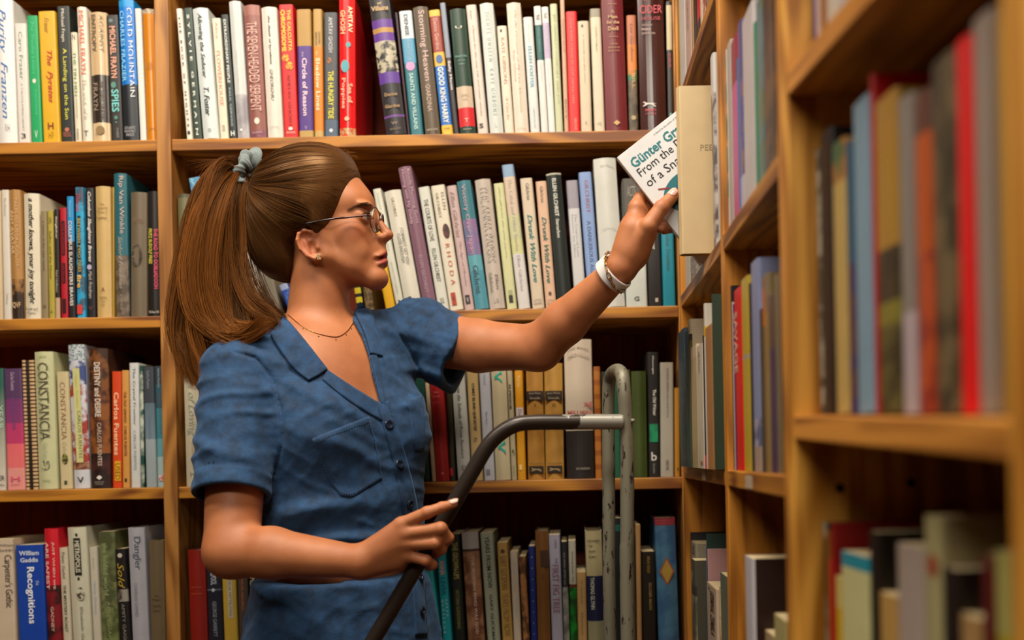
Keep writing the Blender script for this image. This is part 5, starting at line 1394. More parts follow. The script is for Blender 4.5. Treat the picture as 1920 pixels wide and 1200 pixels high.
DARKST = plain('stitching', '12304e', 0.9)
def stitch(pts, ray, parent, name='stitching', lift=0.0008, step=5.0, r=0.0005, mat=None):
    """a run of small raised stitches along a traced line"""
    path = smooth_path([Vector((x, y, 0)) for x, y in pts], 12)
    L_ = [0]
    for a, b in zip(path[:-1], path[1:]): L_.append(L_[-1] + (b - a).length)
    vs = []; fs = []
    s = 0
    def at(s):
        for i in range(len(L_) - 1):
            if L_[i + 1] >= s:
                t = (s - L_[i]) / max(L_[i + 1] - L_[i], 1e-6); return path[i].lerp(path[i + 1], t)
        return path[-1]
    while s + step * 0.6 < L_[-1]:
        a, b = at(s), at(s + step * 0.62)
        ha, na = ray.px(a.x, a.y, lift); hb, nb_ = ray.px(b.x, b.y, lift)
        if ha is not None and hb is not None and (ha - hb).length < 0.02 and (ha - hb).length > 1e-5:
            v, f = tube_data([ha, (ha + hb) / 2 + na * 0.0003, hb], [r * .6, r, r * .6], 5)
            o = len(vs); vs += v; fs += [tuple(i + o for i in q) for q in f]
        s += step
    if vs: link(name, pydata(vs, fs, True), mat or DARKST, parent, True)

# collar, lapels, placket, pockets
patch('collar', [[(534, 597), (556, 622), (585, 658), (613, 694)], [(522, 612), (540, 640), (566, 680), (596, 706)], [(508, 630), (527, 662), (552, 694), (578, 716)]], 0.0030, 0.0022, DENIM2, dress, collar_ray)
patch('collar', [[(664, 588), (676, 612), (686, 638), (693, 664)], [(676, 566), (696, 590), (706, 625), (716, 670)]], 0.0026, 0.002, DENIM2, dress, collar_ray)
patch('lapel', [[(613, 694), (650, 719), (685, 741), (712, 757)], [(604, 712), (640, 742), (680, 770), (716, 790)]], 0.0012, 0.0016, DENIM2, dress, collar_ray)
patch('lapel', [[(694, 668), (700, 695), (706, 725), (714, 757)], [(704, 660), (711, 695), (716, 728), (724, 762)]], 0.0012, 0.0016, DENIM2, dress, collar_ray)
patch('button_placket', [[(704, 757), (722, 812), (740, 878), (752, 940), (764, 1010), (772, 1090), (778, 1192)], [(728, 752), (748, 812), (766, 878), (780, 940), (788, 1010), (794, 1090), (800, 1192)]], 0.0008, 0.0016, DENIM2, dress, dress_ray)
for pts in ([(706, 765), (724, 815), (742, 880), (754, 942), (766, 1010), (774, 1090)], [(725, 757), (745, 812), (763, 880), (777, 942), (785, 1010), (791, 1090)], [(514, 631), (532, 660), (556, 690), (578, 706), (605, 692)]):
    stitch(pts, collar_ray, dress, lift=0.0046)
pk = patch('chest_pocket', [[(585, 823), (620, 808), (655, 794), (690, 781)], [(600, 862), (634, 852), (670, 838), (703, 826)], [(620, 908), (646, 905), (684, 888), (712, 874)], [(640, 930), (662, 931), (690, 914), (716, 898)]], 0.0006, 0.0020, DENIM2, dress, dress_ray)
for pts in ([(587, 832), (622, 817), (657, 803), (690, 791)], [(589, 826), (603, 862), (623, 906), (643, 926), (664, 926), (690, 909), (713, 895)], [(687, 786), (699, 826), (708, 872), (713, 893)], [(593, 826), (607, 862), (627, 903)]):
    stitch(pts, dress_ray, pk, lift=0.0030)
patch('chest_pocket', [[(764, 750), (776, 746), (788, 741)], [(770, 795), (781, 792), (793, 788)], [(777, 846), (786, 846), (794, 843)]], 0.0006, 0.0018, DENIM2, dress, dress_ray)
BUTTON = plain('dark_blue_button', '0e1c30', 0.35)
for bx, by in ((728, 797), (747, 871), (765, 944), (781, 1008), (785, 1084), (788, 1145)):
    h, n = dress_ray.px(bx, by, 0.0030)
    if h is None: continue
    bm = bmesh.new()
    prof = [(0.0, .0012), (.0028, .0012), (.0036, .0026), (.0060, .0030), (.0072, .0016), (.0072, 0.0), (0, 0)]
    rings = []
    for r_, z in prof:
        rings.append([bm.verts.new((r_ * math.cos(a * math.pi / 10), r_ * math.sin(a * math.pi / 10), z)) for a in range(20)] if r_ > 0 else [bm.verts.new((0, 0, z))])
    for a, b in zip(rings[:-1], rings[1:]):
        for i in range(20):
            j = (i + 1) % 20
            if len(a) == 1: bm.faces.new((a[0], b[i], b[j]))
            elif len(b) == 1: bm.faces.new((a[i], b[0], a[j]))
            else: bm.faces.new((a[i], b[i], b[j], a[j]))
    mat_ = Matrix.Translation(h) @ n.to_track_quat('Z', 'Y').to_matrix().to_4x4()
    bm.transform(mat_)
    me = bpy.data.meshes.new('m'); bm.to_mesh(me); bm.free()
    link('button', me, BUTTON, dress, True)
# shoes
SHOE = plain('white_canvas_shoe', 'c8c0b4', 0.8)
for s in (-1, 1):
    base = A(HP[0], HP[1], 0) + E1 * 0.085 * s - E2 * 0.06
    def f_shoe(p, base=base):
        d = rcone(p, base + A(0, 0, .05) - E2 * .03, base + A(0, 0, .045) + E2 * .13, .045, .036)
        d = smin(d, rcone(p, base + A(0, 0, .05) - E2 * .01, base + A(0, 0, .09) - E2 * .01, .045, .044), .02)
        return np.maximum(d, 0.004 - p[:, 2])
    v, q = surface_net(f_shoe, base + A(-.25, -.25, 0), base + A(.25, .25, .16), 0.006)
    link('shoe', np_mesh(v, q), SHOE, woman, True)

# ------------------------------------------------------------------ eyes, brows, lashes
def eye(side):
    c = from_head(64.5, 30 * side, 16)
    bm = bmesh.new(); bmesh.ops.create_uvsphere(bm, u_segments=40, v_segments=30, radius=15.6 / HS)
    M3 = Matrix((Vector(HL), Vector(Uv), Vector(HF))).transposed().to_4x4()
    gaze = Matrix.Rotation(math.radians(6 * 1), 4, 'Y')
    me = bpy.data.meshes.new('m')
    for f in bm.faces:
        cz = f.calc_center_median().normalized().z
        f.material_index = 2 if cz > 0.972 else (1 if cz > 0.865 else 0)
        f.smooth = True
    bm.transform(Matrix.Translation(Vector(c)) @ M3)
    bm.to_mesh(me); bm.free()
    link('eye', me, [EYEW, IRIS, PUPIL], woman, True)
EYEW = plain('eye_white', 'b8a898', 0.3); IRIS = plain('iris_blue_grey', '3c4c54', 0.12); PUPIL = plain('pupil_black', '060404', 0.08)
for s in (-1, 1): eye(s)
TEETH = plain('tooth_enamel', 'd8ccbc', 0.25)
v, q = surface_net(lambda p: np.maximum(ellip(to_head(p), A(84, 0, -50), (18, 17, 6)), 0) * 0 + ellip(to_head(p), A(84, 0, -50), (18, 17, 6)) / HS, from_head(60, -25, -60), from_head(108, 25, -40) + 0.0, 0.0008) if False else (None, None)
HAIRD = plain('brow_hair', '5c3c24', 0.85)
rr = random.Random(11)
def head_px(x, y, z):
    q = from_head(x, y, z); a, b = to_px(np.array([q])); return a[0], b[0]
bv, bf = [], []
for k in range(230):
    t = rr.random()
    cx = 658 + 44 * t; cy = 392 - 20 * math.sin(t * 2.1) * .62 + 2 * t + (rr.random() - .5) * (3 + 3 * t)
    if cx > 700: continue
    a, n = skin_ray.px(cx, cy, 0.0004)
    b, n2 = skin_ray.px(cx - 6 - 3 * rr.random(), cy + 1.2 + rr.random() * 1.5, 0.0008)
    if a is None or b is None or (a - b).length > 0.02: continue
    v, f = tube_data([a, (a + b) / 2 + n * 0.0006, b], [.00015, .00014, .00006], 4)
    o = len(bv); bv += v; bf += [tuple(i + o for i in qq) for qq in f]
link('eyebrow', pydata(bv, bf, True), HAIRD, woman, True)
bv, bf = [], []
for side in (-1, 1):
    for k in range(26):
        t = k / 25
        ang = math.radians(-52 + 104 * t)
        x0 = 64 + 17.2 * math.cos(ang) * 0.98; y0 = 30 * side + 17.2 * math.sin(ang)
        a = from_head(x0, y0, 20.3 - 2 * abs(t - .5)); b = from_head(x0 + 4, y0 + 2 * math.sin(ang), 21.2 - 2 * abs(t - .5)); c = from_head(x0 + 6.5, y0 + 4 * math.sin(ang), 24 - 2 * abs(t - .5))
        v, f = tube_data([a, b, c], [.00028, .0002, .00006], 4)
        o = len(bv); bv += v; bf += [tuple(i + o for i in qq) for qq in f]
link('eyelashes', pydata(bv, bf, True), HAIRD, woman, True)

# ------------------------------------------------------------------ hair
FACEP = [(260, 150), (70, 130), (58, 116), (50, 90), (42, 60), (34, 34), (24, 12), (12, -8), (0, -22), (-8, -22), (-18, -12), (-32, -8), (-46, -16), (-56, -34), (-50, -62), (-50, -78), (-62, -118), (-78, -150), (-60, -240), (260, -240)]
def f_hair(q):
    pd = poly2(q[:, 0] + 0.10 * (np.abs(q[:, 1]) - 50), q[:, 2], FACEP)
    pc = np.clip(pd, 0, 200)
    t = np.where(pd > 0, 23 * (1 - np.exp(-pc / 24)), pd * .9) + 1.0
    t = t + 8 * np.clip((q[:, 2] - 60) / 60, 0, 1) * (1 - np.exp(-pc / 30))
    d = f_head(q, False) - t
    e = ellip(q, A(-78, 0, -12), (82, 60, 88))
    e = smax(e, -(pd - 14), 10)
    d = smin(d, e, 18)
    d = smax(d, -pd, 2)
    d = smax(d, -(q[:, 2] + 150 - 0.0 * q[:, 0]), 8)
    return d
TIE = A(-152, -2, 104)
hv, hqd = surface_net(lambda p: f_hair(to_head(p)) / HS, np.minimum(from_head(-190, -110, -170), from_head(130, 110, 190)), np.maximum(from_head(-190, -110, -170), from_head(130, 110, 190)), 0.0024)
hv = relax(hv, hqd, 4, 0.5)
def hair_mat(name, dark, light, rough=0.38):
    m, nt, b = new_mat(name)
    N = nt.nodes.new; L = nt.links.new
    a = N('ShaderNodeAttribute'); a.attribute_name = 'shade'
    cr = N('ShaderNodeValToRGB'); cr.color_ramp.elements[0].color = lin(dark); cr.color_ramp.elements[1].color = lin(light)
    L(a.outputs['Fac'], cr.inputs[0]); L(cr.outputs[0], b.inputs['Base Color'])
    b.inputs['Roughness'].default_value = rough
    b.inputs['Specular IOR Level'].default_value = 0.5
    b.inputs['Specular Tint'].default_value = lin('d8a060')
    return m
HAIRM = hair_mat('brown_hair', '26150a', '86592f')
HAIRP = hair_mat('ponytail_hair', '2c1608', '8a5222')
hme = np_mesh(hv, hqd); vattr(hme, 'shade', np.full(len(hv), 0.22))
hair = link('hair', hme, HAIRM, woman, True)

def strands_mesh(paths, radii, shades):
    """paths: (n, k, 3) arrays -> one mesh of thin three-sided strands"""
    n, k, _ = paths.shape
    tan = np.gradient(paths, axis=1); tan /= np.maximum(np.linalg.norm(tan, axis=2, keepdims=True), 1e-9)
    ref = np.array([0.31, -0.8, 0.51]); a = np.cross(tan, ref); a /= np.maximum(np.linalg.norm(a, axis=2, keepdims=True), 1e-9)
    b = np.cross(tan, a)
    prof = np.concatenate([np.linspace(.12, 1, 4), np.ones(max(k - 8, 0)), np.linspace(1, .15, 4)])[:k]
    r = radii[:, None] * prof[None]
    V = np.empty((n, k, 3, 3))
    for s in range(3):
        t = 2 * math.pi * s / 3
        V[:, :, s] = paths + (a * math.cos(t) + b * math.sin(t)) * r[:, :, None]
    idx = np.arange(n * k * 3).reshape(n, k, 3)
    Q = []
    for s in range(3):
        s2 = (s + 1) % 3
        Q.append(np.stack([idx[:, :-1, s], idx[:, 1:, s], idx[:, 1:, s2], idx[:, :-1, s2]], -1).reshape(-1, 4))
    me = np_mesh(V.reshape(-1, 3), np.concatenate(Q))
    vattr(me, 'shade', np.repeat(shades, k * 3))
    return me
rg = np.random.default_rng(5)
# strands combed over the scalp towards the tie
hh = to_head(hv)
NS_ = 9000
pdh = poly2(hh[:, 0] + 0.10 * (np.abs(hh[:, 1]) - 50), hh[:, 2], FACEP)
front_ = np.where(pdh < 9)[0]
pick = np.concatenate([rg.choice(front_, 6000), rg.choice(len(hh), NS_ - 6000)])
p0 = hh[pick] + rg.normal(0, 1.0, (NS_, 3))
paths = []
cur = p0.copy()
K = 22
lift = rg.uniform(-1.2, 1.8, NS_)
tot = np.linalg.norm(TIE - p0, axis=1)
step = tot / (K - 2) * 1.12
def grad(q):
    e = 0.8; d0 = f_hair(q)
    g = np.stack([f_hair(q + A(e, 0, 0)) - d0, f_hair(q + A(0, e, 0)) - d0, f_hair(q + A(0, 0, e)) - d0], 1) / e
    return d0, g / np.maximum(np.linalg.norm(g, axis=1, keepdims=True), 1e-6)
for i in range(K):
    d0, g = grad(cur)
    cur = cur - g * (d0 - lift)[:, None]
    paths.append(cur.copy())
    v = TIE - cur; dist = np.linalg.norm(v, axis=1, keepdims=True)
    v = v / np.maximum(dist, 1e-6)
    w = np.clip(dist / 120, 0, 1)
    v = v + A(-0.25, 0, -0.55) * w * np.clip((cur[:, 2:3] - 20) / 60, 0, 1) * 0.8      # bow outward on the way back
    v = v - g * (v * g).sum(1, keepdims=True)
    v /= np.maximum(np.linalg.norm(v, axis=1, keepdims=True), 1e-6)
    cur = cur + v * np.minimum(step[:, None], dist)
paths = np.stack(paths, 1)
for _ in range(4): paths[:, 1:-1] = .5 * paths[:, 1:-1] + .25 * (paths[:, 2:] + paths[:, :-2])
W_ = HO + (paths[..., 0:1] * HF + paths[..., 1:2] * HL + paths[..., 2:3] * Uv) / HS
ok = (np.linalg.norm(np.diff(W_, axis=1), axis=2).max(1) < 0.03)
W_ = W_[ok]
sh = np.clip(rg.beta(1.6, 2.6, len(W_)) + 0.15 * np.sin(p0[ok][:, 2] * 0.35 + p0[ok][:, 0] * .1), 0, 1)
link('hair_strands', strands_mesh(W_, rg.uniform(.00018, .00032, len(W_)), sh), HAIRM, hair, True)
# loose baby hairs along the forehead and crown
fly = []
for k in range(120):
    a = A(rg.uniform(-60, 60), rg.uniform(-70, 40), 0); 
    q = A(a[0], a[1], 170.0)
    for _ in range(14):
        d0, g = grad(q[None]); q = q - g[0] * d0[0]
    pts = [q]
    dirv = A(rg.uniform(-.2, .9), rg.uniform(-.4, .4), rg.uniform(.2, .8)) if q[0] > 20 else A(-1, rg.uniform(-.3, .3), rg.uniform(-.1, .4))
    L_ = rg.uniform(8, 26)
    for i in range(1, 10):
        pts.append(pts[-1] + dirv * L_ / 9); dirv = dirv + A(0, rg.uniform(-.1, .1), -.12)
    fly.append([from_head(*x) for x in pts])
fly = np.array(fly)
link('flyaway_strands', strands_mesh(fly, np.full(len(fly), .00016), rg.uniform(.5, 1, len(fly))), HAIRM, hair, True)

# ponytail
G = [  # guide curves: pixels and depth
 ([(449, 320), (420, 312), (388, 338), (368, 395), (355, 465), (342, 535), (333, 605), (338, 660), (354, 722)], 1.500, 1.445),
 ([(450, 322), (422, 320), (396, 348), (378, 410), (366, 490), (354, 570), (350, 630), (358, 690), (378, 736)], 1.515, 1.440),
 ([(451, 324), (428, 325), (406, 358), (393, 420), (383, 500), (376, 575), (378, 635), (392, 690), (388, 722)], 1.500, 1.430),
 ([(453, 326), (434, 332), (418, 370), (410, 430), (402, 510), (400, 580), (408, 630), (424, 655), (440, 648)], 1.520, 1.435),
 ([(454, 330), (440, 342), (428, 385), (426, 445), (424, 520), (432, 585), (450, 622), (470, 622), (488, 606)], 1.500, 1.430),
 ([(455, 334), (446, 352), (440, 395), (441, 455), (448, 520), (466, 570), (492, 596), (512, 606), (522, 618)], 1.515, 1.440),
 ([(451, 324), (425, 332), (396, 385), (380, 450), (373, 520), (383, 590), (420, 632), (462, 630), (500, 604)], 1.475, 1.415),
 ([(452, 328), (432, 345), (408, 410), (396, 480), (394, 550), (410, 612), (440, 636), (474, 626), (506, 598)], 1.470, 1.415),
 ([(455, 336), (449, 370), (446, 410), (450, 460), (466, 515), (488, 556), (508, 580), (522, 592), (532, 606)], 1.530, 1.465),
 ([(449, 321), (418, 318), (386, 352), (364, 420), (350, 500), (340, 570), (345, 630), (362, 668), (380, 700)], 1.540, 1.470),
 ([(452, 326), (430, 330), (402, 372), (388, 440), (380, 520), (364, 600), (356, 650), (366, 700), (382, 728)], 1.545, 1.460),
]
GP = []
for pts, ya, yb in G:
    n_ = len(pts)
    raw = [P(x, y, 1.545 + (ya - 1.545) * min(1, i / 2.5) + (yb - ya) * max(0, (i - 3) / (n_ - 4))) for i, (x, y) in enumerate(pts)]
    GP.append(np.array([tuple(v) for v in smooth_path(raw, 4)]))
GP = np.array(GP)
NP_ = 9000
i1 = rg.integers(0, len(GP), NP_)
i2 = np.where(rg.random(NP_) < 0.72, i1, rg.integers(0, len(GP), NP_))
w = rg.uniform(0, 0.45, NP_)[:, None, None]
base = GP[i1] * (1 - w) + GP[i2] * w
K = base.shape[1]
s_ = np.linspace(0, 1, K)
spread = 0.0045 + 0.0055 * np.sin(np.pi * np.clip(s_ * 1.15, 0, 1)) ** 0.8
NC_ = 170
cid = rg.integers(0, NC_, NP_)
cg = rg.integers(0, len(GP), NC_); cg2 = np.where(rg.random(NC_) < 0.7, cg, rg.integers(0, len(GP), NC_)); cw = rg.uniform(0, .45, NC_)
base = (GP[cg] * (1 - cw[:, None, None]) + GP[cg2] * cw[:, None, None])[cid]
i1 = cg[cid]
coff = rg.normal(0, 1, (NC_, 1, 3)) * spread[None, :, None] * A(.9, 1.1, .8)
cwv = (0.006 * np.sin(s_[None, :, None] * rg.uniform(4, 11, (NC_, 1, 1)) + rg.uniform(0, 6, (NC_, 1, 3)))) * s_[None, :, None]
off = (coff + cwv)[cid] + rg.normal(0, 1, (NP_, 1, 3)) * (0.0006 + 0.0030 * np.sin(np.pi * np.clip(s_, 0, 1)) ** .7)[None, :, None]
wob = 0.0018 * np.sin(s_[None, :, None] * rg.uniform(4, 10, (NP_, 1, 1)) + rg.uniform(0, 6, (NP_, 1, 3))) * s_[None, :, None]
base = base + off + wob
shd = np.clip(rg.beta(1.5, 2.4, NC_)[cid] * .75 + rg.random(NP_) * .3 + np.where(np.isin(i1, (6, 7, 1)), 0.22, np.where(np.isin(i1, (4, 5, 8)), -.25, -0.05)), 0, 1)  # highlights and inner shade painted in: outer locks lighter, inner locks darker
ln = rg.uniform(0.86, 1.0, NP_)
res = np.empty_like(base)
for k in range(K):
    f = s_[k] * ln * (K - 1); a = np.floor(f).astype(int); a = np.minimum(a, K - 2); t = (f - a)[:, None]
    res[:, k] = base[np.arange(NP_), a] * (1 - t) + base[np.arange(NP_), a + 1] * t
tail = link('ponytail', strands_mesh(res, rg.uniform(.00016, .00030, NP_), shd), HAIRP, hair, True)
iv, if_ = [], []
for g in GP[[1, 2, 3, 4, 9, 10]]:
    rad_ = [.006 + .010 * math.sin(math.pi * min(1, i / (len(g) - 1) * 1.1)) ** .7 for i in range(len(g))]
    v, f = tube_data([Vector(x) + Vector((0, .012, 0)) for x in g[:-4]], rad_[:-4], 8)
    o = len(iv); iv += v; if_ += [tuple(i + o for i in qq) for qq in f]
ime = pydata(iv, if_, True); vattr(ime, 'shade', np.full(len(iv), 0.05))
link('ponytail_core', ime, HAIRP, hair, True)
# loose single hairs above the ponytail
lo_ = []
for k in range(26):
    y0 = rg.uniform(1.50, 1.57); e = rg.uniform(-1, 1)
    pts = [P(452, 316, y0), P(425 + 5 * e, 306 + 5 * e, y0), P(395 + 10 * e, 306 + 8 * e, y0), P(362 + 20 * e, 322 + 20 * e, y0)]
    q = smooth_path(pts, 4); lo_.append([tuple(x) for x in q])
link('flyaway_strands', strands_mesh(np.array(lo_), np.full(len(lo_), .00018), rg.uniform(.6, 1, len(lo_))), HAIRP, hair, True)

# scrunchie: a gathered ring of grey cloth
tc0 = Vector(from_head(-157, -4, 103)); axis = Vector((HF * 0.93 - Uv * 0.30 - HL * .2)).normalized()
ua = axis.cross(Vector((0, 1, 0))).normalized(); ub = axis.cross(ua)
sv, sf = [], []
NU, NV_ = 120, 20
for i in range(NU):
    a = 2 * math.pi * i / NU
    pw = 1 + 0.22 * math.sin(a * 7 + 1.0) + 0.12 * math.sin(a * 13)
    for j in range(NV_):
        b = 2 * math.pi * j / NV_
        rr_ = (0.0098 + 0.0024 * math.sin(a * 9 + 2.5 * math.cos(b)) + 0.0010 * math.sin(a * 31 + b)) * pw
        R_ = 0.0190 * (1 + 0.06 * math.sin(a * 5))
        rad = R_ + rr_ * math.cos(b)
        v = tc0 + (ua * math.cos(a) * 1.35 + ub * math.sin(a) * 1.05) * rad + axis * (rr_ * math.sin(b) * 0.85 + 0.0035 * math.sin(a * 6 + .5))
        sv.append(v)
for i in range(NU):
    for j in range(NV_):
        i2_, j2 = (i + 1) % NU, (j + 1) % NV_
        sf.append((i * NV_ + j, i2_ * NV_ + j, i2_ * NV_ + j2, i * NV_ + j2))
def cloth(name, c, bump=.3):
    m, nt, b = new_mat(name)
    n = nt.nodes.new('ShaderNodeTexNoise'); n.inputs['Scale'].default_value = 900
    bp = nt.nodes.new('ShaderNodeBump'); bp.inputs['Strength'].default_value = bump; bp.inputs['Distance'].default_value = .0005
    nt.links.new(n.outputs['Fac'], bp.inputs['Height']); nt.links.new(bp.outputs[0], b.inputs['Normal'])
    b.inputs['Base Color'].default_value = lin(c); b.inputs['Roughness'].default_value = .85; b.inputs['Sheen Weight'].default_value = .3
    return m
link('hair_tie', pydata(sv, sf, True), cloth('grey_ribbed_cloth', '707c7c'), hair, True)

# ------------------------------------------------------------------ glasses
GF = wood('tortoiseshell', 0, '0e0403', '401408'); GF.node_tree.nodes['Principled BSDF'].inputs['Roughness'].default_value = .12
GOLD = plain('gold_metal', 'b07c3c', 0.25, 1.0)
GLASS = bpy.data.materials.new('lens_glass'); GLASS.use_nodes = True
gb = GLASS.node_tree.nodes['Principled BSDF']; gb.inputs['Transmission Weight'].default_value = 1.0; gb.inputs['Roughness'].default_value = 0.0; gb.inputs['IOR'].default_value = 1.08; gb.inputs['Base Color'].default_value = (1, .98, .96, 1)
def hd(x, y, z): return Vector(from_head(x, y, z))
gl = empty('eyeglasses', tuple(hd(90, 0, 15)), 'thin round tortoiseshell eyeglasses with slim arms worn by the woman', 'glasses')
for s in (-1, 1):
    cx, cy, cz = 91.5, 27.5 * s, 8.5
    ring = []
    for i in range(49):
        a = 2 * math.pi * i / 48
        dy = 23.5 * math.cos(a); dz = 22.5 * math.sin(a) - (1.5 * math.cos(2 * a))
        ring.append(hd(cx - 0.14 * dy * s + .05 * dz, cy + dy, cz + dz))
    tube('lens_rim', ring, 0.0008, GF, gl, 8)
    vs = [hd(cx, cy, cz)] + ring[:-1]
    th = Vector(HF) * 0.0012
    n_ = len(vs)
    vs2 = vs + [v - th for v in vs]
    fs = [(0, 1 + i, 1 + (i + 1) % 48) for i in range(48)] + [(n_, n_ + 1 + (i + 1) % 48, n_ + 1 + i) for i in range(48)] + [(1 + i, n_ + 1 + i, n_ + 1 + (i + 1) % 48, 1 + (i + 1) % 48) for i in range(48)]
    link('lens', pydata(vs2, fs, True), GLASS, gl, True)
    arm = [hd(88, 50 * s, 11.5), hd(82, 56 * s, 11.5), hd(50, 66 * s, 6), hd(34, 75 * s, 2.5), hd(10, 82 * s, -3), hd(-6, 83 * s, -6), hd(-24, 81 * s, -10), hd(-36, 74 * s, -20)]
    tube('temple_arm', smooth_path(arm, 6), [0.0013] * 12 + [.0016] * 31, GF, gl, 8)
    tube('hinge', [hd(87, 50 * s, 11.5), hd(89, 47 * s, 12)], .0018, GOLD, gl, 8)
    tube('nose_pad', [hd(92, 8 * s, 4), hd(92, 9 * s, -3)], .0015, plain('clear_pad', 'c8b8a0', .2), gl, 8)
    vs, fs = tube_data([hd(-2, 83.5 * s, -5), hd(-2, 86 * s, -5)], .0013, 10); link('gold_stud', pydata(vs, fs), GOLD, gl, True)
tube('bridge', smooth_path([hd(94, -6, 14), hd(98, 0, 17), hd(94, 6, 14)], 6), .0010, GF, gl, 8)

# ------------------------------------------------------------------ earring, necklace, watch
EG = plain('crystal_earring', 'e0c8a0', 0.08, 0.6)
er = empty('earring', tuple(hd(0, -69, -66)), 'small sparkling flower stud earring in her ear lobe', 'earring')
for k in range(6):
    a = k * math.pi / 3; r_ = 3.6 if k else 0
    bm = bmesh.new(); bmesh.ops.create_icosphere(bm, subdivisions=1, radius=.0021)
    bmesh.ops.translate(bm, verts=bm.verts, vec=hd(0 + 3.8 * math.cos(a) * (k > 0), -71, -66 + 3.8 * math.sin(a) * (k > 0)))
    me = bpy.data.meshes.new('m'); bm.to_mesh(me); bm.free()
    link('stone', me, EG, er, True)
neck = empty('necklace', tuple(P(607, 629, 1.48)), 'fine gold chain necklace with tiny drops around her neck', 'necklace')
np_ = smooth_path([Vector((x, y, 0)) for x, y in ((540, 590), (558, 606), (580, 620), (607, 629), (632, 632), (650, 622), (662, 606))], 8)
pts = []
for q in np_:
    h, n = skin_ray.px(q.x, q.y, 0.0007)
    if h is not None and (not pts or (h - pts[-1]).length < .03): pts.append(h)
if len(pts) > 4: tube('chain', pts, .00055, GOLD, neck, 6)
for x, y in ((568, 613), (597, 627), (629, 633), (648, 624), (658, 613)):
    h, n = skin_ray.px(x, y + 2, 0.0012)
    if h is None: continue
    bm = bmesh.new(); bmesh.ops.create_icosphere(bm, subdivisions=2, radius=.0014); bmesh.ops.translate(bm, verts=bm.verts, vec=h + Vector((0, 0, -.0025)))
    me = bpy.data.meshes.new('m'); bm.to_mesh(me); bm.free(); link('drop', me, GOLD, neck, True)

def band(name, c, ax, ra, rb, wdt, th, mat, parent, ref, n=64, wav=None):
    """strap round the wrist: centre, axis, semi-axes, width, thickness"""
    ax = ax.normalized(); u = (ref - ax * ref.dot(ax)).normalized(); v = ax.cross(u)
    vs, fs = [], []
    prof = [(-.5, 0), (-.5, .7), (-.42, 1), (.42, 1), (.5, .7), (.5, 0)]
    for i in range(n):
        a = 2 * math.pi * i / n
        for s, t in prof:
            vs.append(c + u * math.cos(a) * (ra + th * t) + v * math.sin(a) * (rb + th * t) + ax * (wdt * s))
    m_ = len(prof)
    for i in range(n):
        for j in range(m_):
            fs.append((i * m_ + j, ((i + 1) % n) * m_ + j, ((i + 1) % n) * m_ + (j + 1) % m_, i * m_ + (j + 1) % m_))
    me = pydata(vs, fs, False)
    bm = bmesh.new(); bm.from_mesh(me); bmesh.ops.recalc_face_normals(bm, faces=bm.faces); bm.to_mesh(me); bm.free()
    return link(name, me, mat, parent, True)
WHITE = plain('white_rubber', 'd8d4d0', 0.35)
wc = Vector(PA(1150, 514, 1.463)); wax = (Vector(WR_L) - Vector(EL_L)).normalized()
wt = empty('wristwatch', tuple(wc), 'white rubber strap wristwatch on her raised wrist', 'watch')
wax2 = (wax + Vector((0.10, 0.0, .05))).normalized()
refv = Vector((0, -1, 0))
band('strap', wc, wax2, .0252, .0262, .0175, .0028, WHITE, wt, refv)
u_ = (refv - wax2 * refv.dot(wax2)).normalized(); v_ = wax2.cross(u_)
for k in range(5):
    a = 1.05 + k * .13
    c = wc + u_ * math.cos(a) * .0281 + v_ * math.sin(a) * .0291
    n_ = (u_ * math.cos(a) + v_ * math.sin(a)).normalized()
    vs, fs = tube_data([c, c + n_ * .0004], .0012, 10); link('strap_hole', pydata(vs, fs), plain('strap_hole_grey', '5a5854', .6), wt, True)
a = -2.6
c = wc + u_ * math.cos(a) * .0285 + v_ * math.sin(a) * .029; n_ = (u_ * math.cos(a) + v_ * math.sin(a)).normalized()
vs, fs = tube_data([c, c + n_ * .006, c + n_ * .007], [.016, .016, .014], 24); link('watch_case', pydata(vs, fs, True), plain('silver_case', 'b0aca8', .2, 1.0), wt, True)
bk = empty('bracelet', tuple(wc + wax * .006), 'slim gold chain bracelet crossing the white watch strap', 'bracelet')
tilt = (wax2 + Vector((0.30, 0.0, -0.25))).normalized()
cu = (refv - tilt * refv.dot(tilt)).normalized(); cv = tilt.cross(cu)
bc_ = wc + wax * .004
for k in range(26):
    a = 2 * math.pi * k / 26
    c = bc_ + cu * math.cos(a) * .0305 + cv * math.sin(a) * .0310
    tn = (-cu * math.sin(a) + cv * math.cos(a)).normalized(); nr = (cu * math.cos(a) + cv * math.sin(a)).normalized()
    sd_ = tn.cross(nr) if k % 2 else nr
    big = 1.6 if k in (1, 2, 4, 24) else 1.0
    ring = [c + tn * (.0042 * big * math.cos(t * math.pi / 8)) + sd_ * (.0019 * big * math.sin(t * math.pi / 8)) for t in range(17)]
    tube('link', ring, .00055 * (1.2 if big > 1 else 1), GOLD, bk, 6)

